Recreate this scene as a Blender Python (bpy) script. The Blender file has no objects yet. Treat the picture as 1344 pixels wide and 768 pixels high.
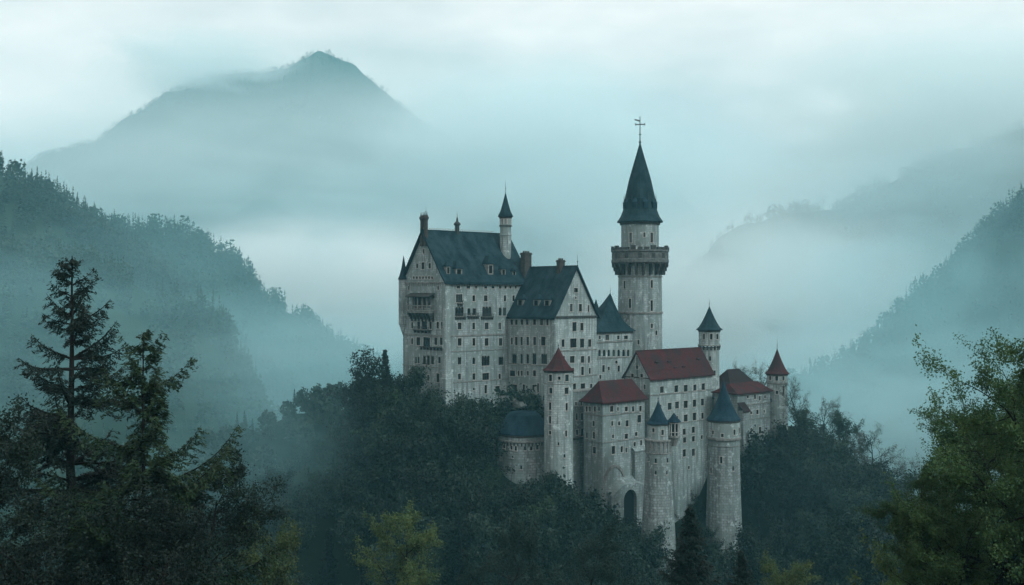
import bpy, math, random
import numpy as np
from mathutils import Matrix, Vector

sc = bpy.context.scene
col = sc.collection
R = math.radians
F = 1389.0                      # focal length in photo pixels (1344 wide)

# ------------------------------------------------------------------ camera
cam_d = bpy.data.cameras.new('camera')
cam = bpy.data.objects.new('camera', cam_d); col.objects.link(cam)
cam.location = (0, 0, 0); cam.rotation_euler = (R(90), 0, 0)
cam_d.sensor_width = 36; cam_d.lens = 36 * F / 1344
cam_d.clip_start = 0.5; cam_d.clip_end = 30000
sc.camera = cam

# ------------------------------------------------------------------ world, sun, exposure
SUN_EL, SUN_AZ = R(40), R(130)          # azimuth clockwise from +Y: behind the camera, to the right
SKY_STRENGTH = 0.10
CLOUD_A = (6.3, 6.6, 6.5)
CLOUD_B = (12.0, 11.0, 10.4)
world = bpy.data.worlds.new('World'); sc.world = world
world.use_nodes = True
wt = world.node_tree; wt.nodes.clear()
def wn(t, **k):
    n = wt.nodes.new(t)
    for a, b in k.items(): setattr(n, a, b)
    return n
w_out = wn('ShaderNodeOutputWorld'); w_bg = wn('ShaderNodeBackground')
w_sky = wn('ShaderNodeTexSky', sky_type='NISHITA', sun_disc=False)
w_sky.sun_elevation = SUN_EL; w_sky.sun_rotation = SUN_AZ
w_sky.air_density = 1.0; w_sky.dust_density = 4.0; w_sky.ozone_density = 1.0
w_tc = wn('ShaderNodeTexCoord'); w_map = wn('ShaderNodeMapping')
w_map.inputs['Scale'].default_value = (1.0, 1.0, 3.2)
w_map.inputs['Location'].default_value = (0.35, 0.0, 0.12)
w_noise = wn('ShaderNodeTexNoise')
w_noise.inputs['Scale'].default_value = 2.6; w_noise.inputs['Detail'].default_value = 7
w_noise.inputs['Roughness'].default_value = 0.52
w_ramp = wn('ShaderNodeValToRGB')
w_ramp.color_ramp.elements[0].position = 0.36; w_ramp.color_ramp.elements[1].position = 0.66
w_mixc = wn('ShaderNodeMix', data_type='RGBA')
w_mixc.inputs['A'].default_value = (*CLOUD_A, 1); w_mixc.inputs['B'].default_value = (*CLOUD_B, 1)
w_mix = wn('ShaderNodeMix', data_type='RGBA'); w_mix.inputs['Factor'].default_value = 0.9
L = wt.links.new
L(w_tc.outputs['Generated'], w_map.inputs['Vector']); L(w_map.outputs['Vector'], w_noise.inputs['Vector'])
L(w_noise.outputs['Fac'], w_ramp.inputs['Fac']); L(w_ramp.outputs['Color'], w_mixc.inputs['Factor'])
L(w_sky.outputs['Color'], w_mix.inputs['A']); L(w_mixc.outputs['Result'], w_mix.inputs['B'])
L(w_mix.outputs['Result'], w_bg.inputs['Color']); w_bg.inputs['Strength'].default_value = SKY_STRENGTH
L(w_bg.outputs['Background'], w_out.inputs['Surface'])

sun_d = bpy.data.lights.new('sun', 'SUN'); sun_d.energy = 1.5; sun_d.angle = R(14); sun_d.color = (0.80, 1.0, 1.03)
sun = bpy.data.objects.new('sun', sun_d); col.objects.link(sun)
sd = Vector((math.sin(SUN_AZ) * math.cos(SUN_EL), math.cos(SUN_AZ) * math.cos(SUN_EL), math.sin(SUN_EL)))
sun.rotation_euler = sd.to_track_quat('Z', 'Y').to_euler()

sc.view_settings.view_transform = 'Standard'; sc.view_settings.look = 'None'
sc.view_settings.exposure = 0.31; sc.view_settings.gamma = 1.0; sc.view_settings.use_curve_mapping = False
cy = sc.cycles
cy.use_denoising = True
try: cy.denoiser = 'OPENIMAGEDENOISE'
except Exception: pass
cy.max_bounces = 6; cy.diffuse_bounces = 2; cy.glossy_bounces = 2; cy.transmission_bounces = 3
cy.volume_bounces = 5; cy.transparent_max_bounces = 8
cy.use_adaptive_sampling = True; cy.adaptive_threshold = 0.02
cy.caustics_reflective = False; cy.caustics_refractive = False
cy.volume_step_rate = 1.0; cy.volume_max_steps = 256

HAZE_DENSITY = 0.00020
HAZE_COLOR = (0.32, 0.86, 1.0)

# ------------------------------------------------------------------ helpers
def W(px, py, Y): return Vector(((px - 672) / F * Y, Y, (384 - py) / F * Y))
def zat(py, Y): return (384 - py) / F * Y
def hit(px, o, d):
    k = (px - 672) / F
    return (k * o[1] - o[0]) / (d[0] - k * d[1])

class MB:
    """Collects faces (with uv and material slot) and links them as ONE mesh object."""
    def __init__(s): s.v = []; s.f = []; s.uv = []; s.m = []; s.sm = []
    def face(s, pts, uv=None, m=0, smooth=False):
        b = len(s.v); s.v.extend([tuple(p) for p in pts]); s.f.append(tuple(range(b, b + len(pts))))
        if uv is None:
            p = [Vector(q) for q in pts]
            n = (p[1] - p[0]).cross(p[2] - p[0])
            ax = max(range(3), key=lambda i: abs(n[i]))
            o = [(1, 2), (0, 2), (0, 1)][ax]
            uv = [(q[o[0]], q[o[1]]) for q in p]
        s.uv.extend(uv); s.m.append(m); s.sm.append(smooth)
    def box(s, x0, x1, y0, y1, z0, z1, m=0):
        c = [(x0,y0,z0),(x1,y0,z0),(x1,y1,z0),(x0,y1,z0),(x0,y0,z1),(x1,y0,z1),(x1,y1,z1),(x0,y1,z1)]
        for q in ((0,1,5,4),(1,2,6,5),(2,3,7,6),(3,0,4,7),(4,5,6,7),(3,2,1,0)):
            s.face([c[i] for i in q], m=m)
    def obox(s, M, x0, x1, y0, y1, z0, z1, m=0):
        c = [(x0,y0,z0),(x1,y0,z0),(x1,y1,z0),(x0,y1,z0),(x0,y0,z1),(x1,y0,z1),(x1,y1,z1),(x0,y1,z1)]
        c2 = [M @ Vector(p) for p in c]
        for q in ((0,1,5,4),(1,2,6,5),(2,3,7,6),(3,0,4,7),(4,5,6,7),(3,2,1,0)):
            p = [c[i] for i in q]
            e = Vector(p[1]) - Vector(p[0]); f = Vector(p[3]) - Vector(p[0])
            uv = [(0,0),(e.length,0),(e.length,f.length),(0,f.length)]
            s.face([c2[i] for i in q], uv=uv, m=m)
    def lathe(s, prof, n=24, c=(0, 0), rot=0.0, m=0, smooth=True, cap=True):
        """prof: [(r, z)] from bottom to top"""
        sl = 0.0
        for i in range(len(prof) - 1):
            (r0, z0), (r1, z1) = prof[i], prof[i + 1]
            ds = math.hypot(r1 - r0, z1 - z0)
            rm = max(r0, r1)
            for k in range(n):
                a0 = rot + 2 * math.pi * k / n; a1 = rot + 2 * math.pi * (k + 1) / n
                P = lambda r, a, z: (c[0] + r * math.cos(a), c[1] + r * math.sin(a), z)
                u0, u1 = rm * (a0 - rot), rm * (a1 - rot)
                if r1 < 1e-4:
                    s.face([P(r0,a0,z0), P(r0,a1,z0), (c[0],c[1],z1)], [(u0,sl),(u1,sl),((u0+u1)/2,sl+ds)], m, smooth)
                elif r0 < 1e-4:
                    s.face([(c[0],c[1],z0), P(r1,a1,z1), P(r1,a0,z1)], [((u0+u1)/2,sl),(u1,sl+ds),(u0,sl+ds)], m, smooth)
                else:
                    s.face([P(r0,a0,z0), P(r0,a1,z0), P(r1,a1,z1), P(r1,a0,z1)], [(u0,sl),(u1,sl),(u1,sl+ds),(u0,sl+ds)], m, smooth)
            sl += ds
        if cap:
            for (r, z), fl in ((prof[0], True), (prof[-1], False)):
                if r > 1e-3:
                    p = [(c[0]+r*math.cos(rot+2*math.pi*k/n), c[1]+r*math.sin(rot+2*math.pi*k/n), z) for k in range(n)]
                    s.face(p[::-1] if fl else p, m=m)
    def tube(s, pts, radii, n=6, m=0):
        pts = [Vector(p) for p in pts]; rings = []
        for i, p in enumerate(pts):
            d = (pts[min(i+1, len(pts)-1)] - pts[max(i-1, 0)])
            if d.length < 1e-6: d = Vector((0,0,1))
            d.normalize()
            a = d.orthogonal().normalized(); b = d.cross(a)
            rings.append([p + radii[i] * (math.cos(2*math.pi*k/n) * a + math.sin(2*math.pi*k/n) * b) for k in range(n)])
        for i in range(len(rings) - 1):
            for k in range(n):
                k2 = (k + 1) % n
                s.face([rings[i][k], rings[i][k2], rings[i+1][k2], rings[i+1][k]],
                       [(k/n, i), ((k+1)/n, i), ((k+1)/n, i+1), (k/n, i+1)], m, True)
        s.face(rings[0][::-1], m=m); s.face(rings[-1], m=m)
    def mesh(s, name, mats):
        me = bpy.data.meshes.new(name)
        me.from_pydata(s.v, [], s.f)
        uvl = me.uv_layers.new(name='UVMap')
        uvl.data.foreach_set('uv', np.array(s.uv, dtype=np.float32).ravel())
        for mm in (mats if isinstance(mats, (list, tuple)) else [mats]): me.materials.append(mm)
        me.polygons.foreach_set('material_index', s.m)
        me.polygons.foreach_set('use_smooth', s.sm)
        me.update(); return me
    def build(s, name, mats, parent=None, loc=None):
        return link(name, s.mesh(name, mats), parent, loc)

def link(name, me, parent=None, loc=None):
    o = bpy.data.objects.new(name, me); col.objects.link(o)
    if parent is not None: o.parent = parent
    if loc is not None: o.location = loc
    return o
def tag(o, label=None, cat=None, group=None, kind=None):
    if label: o['label'] = label
    if cat: o['category'] = cat
    if group: o['group'] = group
    if kind: o['kind'] = kind
    return o
def empty(name, loc, rz=0.0):
    o = bpy.data.objects.new(name, None); col.objects.link(o)
    o.location = loc; o.rotation_euler = (0, 0, rz); o.empty_display_size = 1.0
    return o

def np_mesh(name, V, Fq, mats, smooth=False):
    """V (n,3), Fq (m,k) uniform polygons, fast"""
    V = np.asarray(V, dtype=np.float32); Fq = np.asarray(Fq, dtype=np.int32)
    me = bpy.data.meshes.new(name)
    m, k = Fq.shape
    me.vertices.add(len(V)); me.vertices.foreach_set('co', V.ravel())
    me.loops.add(m * k); me.loops.foreach_set('vertex_index', Fq.ravel())
    me.polygons.add(m)
    me.polygons.foreach_set('loop_start', np.arange(0, m * k, k, dtype=np.int32))
    me.polygons.foreach_set('loop_total', np.full(m, k, dtype=np.int32))
    if smooth: me.polygons.foreach_set('use_smooth', np.ones(m, dtype=bool))
    for mm in (mats if isinstance(mats, (list, tuple)) else [mats]): me.materials.append(mm)
    me.update(calc_edges=True); me.validate(); return me

def vnoise(x, y, seed=0):
    """smooth value noise, vectorised"""
    xi = np.floor(x).astype(np.int64); yi = np.floor(y).astype(np.int64)
    fx = x - xi; fy = y - yi
    fx = fx*fx*(3-2*fx); fy = fy*fy*(3-2*fy)
    def h(a, b):
        n = (a * 374761393 + b * 668265263 + seed * 1274126177) & 0x7fffffff
        n = ((n ^ (n >> 13)) * 1274126177) & 0x7fffffff
        return ((n ^ (n >> 16)) & 0xffff) / 65535.0
    return (h(xi,yi)*(1-fx)+h(xi+1,yi)*fx)*(1-fy) + (h(xi,yi+1)*(1-fx)+h(xi+1,yi+1)*fx)*fy
def fbm(x, y, seed=0, octv=5):
    x = np.asarray(x, dtype=float); y = np.asarray(y, dtype=float)
    s = 0; a = 0.5; f = 1.0
    for i in range(octv):
        s = s + a * (vnoise(x*f, y*f, seed+i) - 0.5); a *= 0.5; f *= 2.03
    return s

# ------------------------------------------------------------------ materials
def mat(name, rough=0.8, spec=0.3):
    m = bpy.data.materials.new(name); m.use_nodes = True
    t = m.node_tree; b = t.nodes['Principled BSDF']
    b.inputs['Roughness'].default_value = rough; b.inputs['Specular IOR Level'].default_value = spec
    return m, t, b
def N(t, typ, **k):
    n = t.nodes.new(typ)
    for a, v in k.items():
        if a in n.inputs.keys() if hasattr(n.inputs, 'keys') else False: n.inputs[a].default_value = v
        else: setattr(n, a, v)
    return n
def ramp(t, fac, stops):
    r = t.nodes.new('ShaderNodeValToRGB'); e = r.color_ramp.elements
    while len(e) < len(stops): e.new(0.5)
    for i, (p, c) in enumerate(stops):
        e[i].position = p; e[i].color = (*c, 1) if len(c) == 3 else c
    t.links.new(fac, r.inputs['Fac']); return r.outputs['Color']
def noise(t, vec, scale, detail=5, rough=0.55, dist=0.0):
    n = t.nodes.new('ShaderNodeTexNoise'); n.inputs['Scale'].default_value = scale; n.inputs['Distortion'].default_value = dist
    n.inputs['Detail'].default_value = detail; n.inputs['Roughness'].default_value = rough
    if vec is not None: t.links.new(vec, n.inputs['Vector'])
    return n.outputs['Fac']
def mapping(t, vec, scale=(1,1,1), loc=(0,0,0)):
    n = t.nodes.new('ShaderNodeMapping'); n.inputs['Scale'].default_value = scale; n.inputs['Location'].default_value = loc
    t.links.new(vec, n.inputs['Vector']); return n.outputs['Vector']
def mixc(t, fac, a, b, mode='MIX'):
    n = t.nodes.new('ShaderNodeMix'); n.data_type = 'RGBA'; n.blend_type = mode
    for s, v in (('Factor', fac), ('A', a), ('B', b)):
        if isinstance(v, (int, float)): n.inputs[s].default_value = v
        elif isinstance(v, tuple): n.inputs[s].default_value = (*v, 1) if len(v) == 3 else v
        else: t.links.new(v, n.inputs[s])
    return n.outputs['Result']
def bump(t, b, h, strength, dist=0.1):
    n = t.nodes.new('ShaderNodeBump'); n.inputs['Strength'].default_value = strength; n.inputs['Distance'].default_value = dist
    t.links.new(h, n.inputs['Height']); t.links.new(n.outputs['Normal'], b.inputs['Normal'])

def stone_mat(name, base, dark, mortar, bw=1.15, bh=0.52, contrast=0.75, stain=0.85):
    m, t, b = mat(name, 0.9, 0.15)
    tc = t.nodes.new('ShaderNodeTexCoord')
    br = t.nodes.new('ShaderNodeTexBrick')
    br.inputs['Scale'].default_value = 1.0; br.inputs['Brick Width'].default_value = bw; br.inputs['Row Height'].default_value = bh
    br.inputs['Mortar Size'].default_value = 0.05; br.inputs['Mortar Smooth'].default_value = 0.6
    br.inputs['Bias'].default_value = -0.2
    br.inputs['Color1'].default_value = (*base, 1); br.inputs['Color2'].default_value = (*dark, 1); br.inputs['Mortar'].default_value = (*mortar, 1)
    wob = t.nodes.new('ShaderNodeMix'); wob.data_type = 'VECTOR'
    nz = t.nodes.new('ShaderNodeTexNoise'); nz.inputs['Scale'].default_value = 0.7; t.links.new(tc.outputs['UV'], nz.inputs['Vector'])
    va = t.nodes.new('ShaderNodeVectorMath'); va.operation = 'MULTIPLY_ADD'
    t.links.new(nz.outputs['Color'], va.inputs[0]); va.inputs[1].default_value = (0.25, 0.18, 0); t.links.new(tc.outputs['UV'], va.inputs[2])
    t.links.new(va.outputs['Vector'], br.inputs['Vector'])
    c = mixc(t, contrast, base, br.outputs['Color'])
    # rain streaks and soot with a shape of their own
    st = noise(t, mapping(t, tc.outputs['Object'], (1.3, 1.3, 0.10)), 1.0, 6, 0.7)
    c = mixc(t, ramp(t, st, [(0.45, (0,0,0)), (0.57, (min(1, stain * 1.1),)*3)]), c, tuple(x * 0.36 for x in base))
    bl = noise(t, mapping(t, tc.outputs['Object'], (1, 1, 1)), 0.22, 6, 0.6)
    c = mixc(t, ramp(t, bl, [(0.40, (0.85,)*3), (0.58, (0,0,0))]), c, tuple(x * y for x, y in zip(base, (0.50, 0.54, 0.52))))
    pt = noise(t, tc.outputs['Object'], 0.75, 6, 0.7)
    c = mixc(t, ramp(t, pt, [(0.56, (0,0,0)), (0.70, (0.8,)*3)]), c, tuple(min(1, x * 1.6) for x in base))
    pk = noise(t, mapping(t, tc.outputs['Object'], (1.6, 1.6, 0.7)), 1.1, 5, 0.75)
    c = mixc(t, ramp(t, pk, [(0.58, (0,0,0)), (0.70, (0.7,)*3)]), c, tuple(x * 0.34 for x in base))
    t.links.new(c, b.inputs['Base Color'])
    bump(t, b, br.outputs['Fac'], -0.5, 0.06)
    return m
def roof_mat(name, c1, c2, weather, bw=0.55, bh=0.4, rough=0.6):
    m, t, b = mat(name, rough, 0.06)
    tc = t.nodes.new('ShaderNodeTexCoord')
    br = t.nodes.new('ShaderNodeTexBrick')
    br.inputs['Scale'].default_value = 1.0; br.inputs['Brick Width'].default_value = bw; br.inputs['Row Height'].default_value = bh
    br.inputs['Mortar Size'].default_value = 0.03
    br.inputs['Color1'].default_value = (*c1, 1); br.inputs['Color2'].default_value = (*c2, 1)
    br.inputs['Mortar'].default_value = (*[x * 0.35 for x in c1], 1)
    t.links.new(tc.outputs['UV'], br.inputs['Vector'])
    n1 = noise(t, mapping(t, tc.outputs['Object'], (1, 1, 0.45)), 0.45, 7, 0.65)
    c = mixc(t, ramp(t, n1, [(0.38, (0,0,0)), (0.62, (0.9,)*3)]), br.outputs['Color'], weather)
    n2 = noise(t, tc.outputs['Object'], 1.8, 4, 0.7)
    c = mixc(t, ramp(t, n2, [(0.55, (0,0,0)), (0.75, (0.65,)*3)]), c, tuple(x * 0.45 for x in c1))
    t.links.new(c, b.inputs['Base Color'])
    bump(t, b, br.outputs['Fac'], -0.6, 0.05)
    return m
def leaf_mat(name, ca, cb, trans=0.25, var=0.5):
    m, t, b = mat(name, 0.6, 0.25)
    oi = t.nodes.new('ShaderNodeObjectInfo'); geo = t.nodes.new('ShaderNodeNewGeometry'); tc = t.nodes.new('ShaderNodeTexCoord')
    n1 = noise(t, tc.outputs['Object'], 0.55, 3, 0.6)
    c = mixc(t, ramp(t, n1, [(0.35, (0,0,0)), (0.65, (1,1,1))]), ca, cb)
    hv = t.nodes.new('ShaderNodeHueSaturation')
    mr = t.nodes.new('ShaderNodeMapRange'); mr.inputs['To Min'].default_value = 1 - var; mr.inputs['To Max'].default_value = 1 + var
    t.links.new(oi.outputs['Random'], mr.inputs['Value']); t.links.new(mr.outputs['Result'], hv.inputs['Value'])
    m2 = t.nodes.new('ShaderNodeMapRange'); m2.inputs['To Min'].default_value = 0.475; m2.inputs['To Max'].default_value = 0.525
    t.links.new(geo.outputs['Random Per Island'], m2.inputs['Value']); t.links.new(m2.outputs['Result'], hv.inputs['Hue'])
    t.links.new(c, hv.inputs['Color'])
    t.links.new(hv.outputs['Color'], b.inputs['Base Color'])
    tr = t.nodes.new('ShaderNodeBsdfTranslucent'); t.links.new(hv.outputs['Color'], tr.inputs['Color'])
    mx = t.nodes.new('ShaderNodeMixShader'); mx.inputs['Fac'].default_value = trans
    t.links.new(b.outputs['BSDF'], mx.inputs[1]); t.links.new(tr.outputs['BSDF'], mx.inputs[2])
    t.links.new(mx.outputs['Shader'], t.nodes['Material Output'].inputs['Surface'])
    return m
def simple(name, c, rough=0.7, spec=0.3, metal=0.0, vary=0.35, scale=1.5):
    m, t, b = mat(name, rough, spec); b.inputs['Metallic'].default_value = metal
    tc = t.nodes.new('ShaderNodeTexCoord')
    n1 = noise(t, tc.outputs['Object'], scale, 6, 0.65)
    t.links.new(ramp(t, n1, [(0.3, tuple(x*(1-vary) for x in c)), (0.7, tuple(min(1, x*(1+vary)) for x in c))]), b.inputs['Base Color'])
    return m

M = {}
M['stone'] = stone_mat('pale_stone', (0.325, 0.375, 0.378), (0.20, 0.235, 0.24), (0.11, 0.115, 0.11))
M['stone_b'] = stone_mat('warm_pale_stone', (0.375, 0.43, 0.43), (0.23, 0.265, 0.268), (0.13, 0.13, 0.125), 1.1, 0.5, 0.7, 0.8)
M['rubble'] = stone_mat('rubble_stone', (0.30, 0.345, 0.348), (0.15, 0.165, 0.163), (0.075, 0.08, 0.078), 0.95, 0.6, 1.0, 0.8)
M['trim'] = simple('stone_trim', (0.17, 0.175, 0.165), 0.9, 0.1, 0, 0.5, 1.2)
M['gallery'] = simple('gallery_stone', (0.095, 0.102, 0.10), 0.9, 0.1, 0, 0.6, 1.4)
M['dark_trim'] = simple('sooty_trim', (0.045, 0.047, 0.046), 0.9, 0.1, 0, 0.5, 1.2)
M['sill'] = simple('sill_stone', (0.34, 0.34, 0.32), 0.9, 0.1, 0, 0.3, 2.0)
M['slate'] = roof_mat('dark_slate', (0.005, 0.016, 0.024), (0.009, 0.023, 0.032), (0.022, 0.044, 0.054), rough=0.75)
M['slate_blue'] = roof_mat('blue_slate', (0.005, 0.018, 0.032), (0.009, 0.025, 0.042), (0.020, 0.044, 0.060), rough=0.75)
M['red'] = roof_mat('red_tile', (0.090, 0.021, 0.023), (0.050, 0.016, 0.018), (0.026, 0.020, 0.021), 0.4, 0.38, 0.85)
M['brown'] = roof_mat('brown_tile', (0.040, 0.021, 0.023), (0.030, 0.018, 0.020), (0.022, 0.019, 0.020), 0.4, 0.38, 0.85)
M['wood'] = simple('dark_wood', (0.030, 0.027, 0.024), 0.8, 0.2)
M['iron'] = simple('iron', (0.02, 0.022, 0.024), 0.6, 0.3)
M['brick'] = simple('chimney_brick', (0.050, 0.045, 0.043), 0.9, 0.1, 0, 0.4, 2.0)
M['glass'], _t, _b = mat('window_glass', 0.12, 0.5)
_oi = _t.nodes.new('ShaderNodeObjectInfo')
_t.links.new(ramp(_t, _oi.outputs['Random'], [(0.0, (0.004, 0.007, 0.008)), (0.7, (0.008, 0.013, 0.014)), (0.9, (0.03, 0.04, 0.042)), (1.0, (0.07, 0.085, 0.085))]), _b.inputs['Base Color'])
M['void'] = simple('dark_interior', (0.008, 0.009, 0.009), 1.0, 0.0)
M['bark'] = simple('bark', (0.016, 0.015, 0.014), 0.95, 0.1, 0, 0.5, 3.0)
M['fir'] = leaf_mat('fir_needles', (0.004, 0.014, 0.011), (0.009, 0.023, 0.015), 0.08, 0.25)
M['leaf'] = leaf_mat('green_leaves', (0.003, 0.012, 0.010), (0.010, 0.025, 0.015), 0.15, 0.4)
M['leaf_far'] = leaf_mat('dull_leaves', (0.003, 0.011, 0.011), (0.019, 0.036, 0.021), 0.15, 0.6)
M['leaf_y'] = leaf_mat('yellow_green_leaves', (0.052, 0.090, 0.032), (0.095, 0.135, 0.045), 0.3, 0.3)
M['leaf_o'] = leaf_mat('oak_leaves', (0.022, 0.060, 0.022), (0.058, 0.108, 0.036), 0.3, 0.2)
M['leaf_m'] = leaf_mat('muted_green_leaves', (0.014, 0.034, 0.016), (0.036, 0.060, 0.024), 0.25, 0.3)
M['twig'] = leaf_mat('bare_twigs', (0.045, 0.045, 0.036), (0.07, 0.066, 0.045), 0.1, 0.3)
M['forest'] = leaf_mat('forest_needles', (0.016, 0.032, 0.020), (0.030, 0.048, 0.026), 0.1, 0.3)
def ground_mat(name, a, b_, scale):
    m, t, b = mat(name, 0.95, 0.05)
    tc = t.nodes.new('ShaderNodeTexCoord')
    n1 = noise(t, tc.outputs['Object'], scale, 8, 0.65)
    t.links.new(ramp(t, n1, [(0.35, a), (0.68, b_)]), b.inputs['Base Color'])
    bump(t, b, n1, 0.6, 1.0); return m
M['ground'] = ground_mat('forest_floor', (0.006, 0.013, 0.010), (0.014, 0.022, 0.014), 0.12)
M['hill'] = ground_mat('wooded_hill', (0.016, 0.030, 0.020), (0.034, 0.050, 0.030), 0.03)
M['mount'] = ground_mat('wooded_mountain', (0.022, 0.038, 0.028), (0.050, 0.066, 0.048), 0.008)
M['rock'] = ground_mat('grey_rock', (0.03, 0.035, 0.034), (0.17, 0.18, 0.175), 0.6)

# ------------------------------------------------------------------ terrain
S0 = np.array([-24.9, 262.0]); S1 = np.array([73.7, 284.0])
def terrain(x, y):
    x = np.asarray(x, dtype=float); y = np.asarray(y, dtype=float)
    d = S1 - S0; L2 = d @ d
    s = np.clip(((x - S0[0]) * d[0] + (y - S0[1]) * d[1]) / L2, 0, 1)
    dist = np.hypot(x - (S0[0] + s * d[0]), y - (S0[1] + s * d[1]))
    top = -28.0 - 9.0 * s
    Ln = math.sqrt(L2)
    al = ((x - S0[0]) * d[0] + (y - S0[1]) * d[1]) / Ln
    pp = ((x - S0[0]) * d[1] - (y - S0[1]) * d[0]) / Ln              # towards the camera
    over = np.maximum(0, np.maximum(-al, al - Ln))
    fr = np.maximum(0, pp - 4)
    steep = 2.6 * np.minimum(fr, 8.5) + 0.42 * np.maximum(0, fr - 8.5)
    lf = np.clip((x - 9) / 12, 0, 1); lf = lf * lf * (3 - 2 * lf)
    rg = np.clip((x - 60) / 16, 0, 1); lf = lf * (1 - rg * rg * (3 - 2 * rg))
    steep = steep * lf + (0.60 * np.minimum(np.maximum(0, pp - 9), 36) + 0.42 * np.maximum(0, pp - 45)) * (1 - lf)
    gentle = 0.86 * np.maximum(0, dist - 9)
    w_ = np.clip(over / 22, 0, 1)
    hill = top - np.where(pp > 0, steep * (1 - w_) + gentle * w_ + 0.35 * over * (1 - w_), gentle) + 15 * np.exp(-((x - 63) ** 2 + (y - 260) ** 2) / 130) + 3.0 * fbm(x / 18, y / 18, 3)
    # back shoulder behind the castle on the left
    sh = -42 - 0.66 * np.maximum(0, np.hypot((x + 45) * 0.8, y - 360) - 25)
    near = -2.5 - 0.33 * np.maximum(y, 0) - 0.010 * np.maximum(0, y - 70) ** 2 + 2.0 * fbm(x / 14, y / 14, 9) + 0.0006 * x * x
    near = np.where(y < 0, -2.5 - 0.05 * np.abs(y), near)
    near = np.minimum(near, 8.0)
    val = -105 + 8 * fbm(x / 120, y / 120, 5)
    k = 6.0
    st = np.stack([hill, sh, near, val])
    mx = st.max(0)
    return mx + k * np.log(np.exp((st - mx) / k).sum(0)) - 0.0
def axis(parts):
    out = []
    for a, b, n in parts: out.extend(np.linspace(a, b, n, endpoint=False))
    out.append(parts[-1][1]); return np.array(out)
gx = axis([(-4200, -700, 22), (-700, -160, 30), (-160, 170, 150), (170, 700, 30), (700, 4200, 22)])
gy = axis([(-40, 320, 160), (320, 700, 40), (700, 4400, 30)])
GX, GY = np.meshgrid(gx, gy)
GZ = terrain(GX, GY)
def grid_mesh(name, X, Y, Z, m):
    ny, nx = X.shape
    V = np.stack([X.ravel(), Y.ravel(), Z.ravel()], 1)
    i = np.arange(ny * nx).reshape(ny, nx)
    Fq = np.stack([i[:-1,:-1].ravel(), i[:-1,1:].ravel(), i[1:,1:].ravel(), i[1:,:-1].ravel()], 1)
    return np_mesh(name, V, Fq, m, True)
tag(link('ground', grid_mesh('ground', GX, GY, GZ, M['ground'])), kind='structure')

def hills(name, Y, sil, slope, mt, nseed, rough, back=None, nx=160, ny=60, depth=None):
    """a ridge whose crest follows measured heights; falls away to the valley both towards and away from the camera"""
    px = np.array([p[0] for p in sil], float); py = np.array([p[1] for p in sil], float)
    X1 = (px - 672) / F * Y; Z1 = (384 - py) / F * Y
    xs = np.linspace(X1[0], X1[-1], nx)
    ridge = np.interp(xs, X1, Z1)
    ridge = ridge + fbm(xs / (rough * 0.35), xs * 0 + nseed * 3, nseed + 5, 4) * rough * 0.10
    hmax = ridge.max() + 115
    D = depth or hmax / slope
    ds = np.concatenate([np.linspace(-D, 0, ny), np.linspace(0, D * 0.8, ny // 2)[1:]])
    XX, DD = np.meshgrid(xs, ds)
    RR = np.tile(ridge, (len(ds), 1))
    e = np.clip(np.abs(DD) / D, 0, 1)
    Zv = RR - np.abs(DD) * slope * (0.65 + 0.35 * e)
    nse = fbm(XX / rough * 1.0, DD / rough, nseed, 6)
    Zv = Zv + nse * rough * 0.55 * np.clip(np.abs(DD) / (0.22 * D), 0, 1) + fbm(XX / (rough * .2), DD / (rough * .2), nseed + 7, 4) * rough * 0.06
    # the crest line wanders in depth
    off = fbm(xs / (rough * 1.3), xs * 0 + nseed, nseed + 3, 4) * rough * 0.5
    YY = Y + DD + np.tile(off, (len(ds), 1))
    Zv = np.maximum(Zv, -125)
    ob = tag(link(name, grid_mesh(name, XX, YY, Zv, mt)), kind='structure')
    return XX, YY, Zv

def tree_points(XX, YY, Z, n, seed, zmin=-100, bmin=0.0, crest=0.77):
    rng = np.random.default_rng(seed)
    ny, nx = XX.shape
    a = rng.random(n) * (ny - 1.001); b = (bmin + (1 - bmin) * rng.random(n)) * (nx - 1.001)
    a = np.where(rng.random(n) < 0.35, np.clip((ny - 1) * crest + rng.normal(size=n) * ny * 0.04, 0, ny - 1.001), a)
    i = a.astype(int); j = b.astype(int); fa = a - i; fb = b - j
    def bl(A): return (A[i,j]*(1-fb)+A[i,j+1]*fb)*(1-fa) + (A[i+1,j]*(1-fb)+A[i+1,j+1]*fb)*fa
    P = np.stack([bl(XX), bl(YY), bl(Z)], 1)
    return P[P[:,2] > zmin], rng

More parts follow.
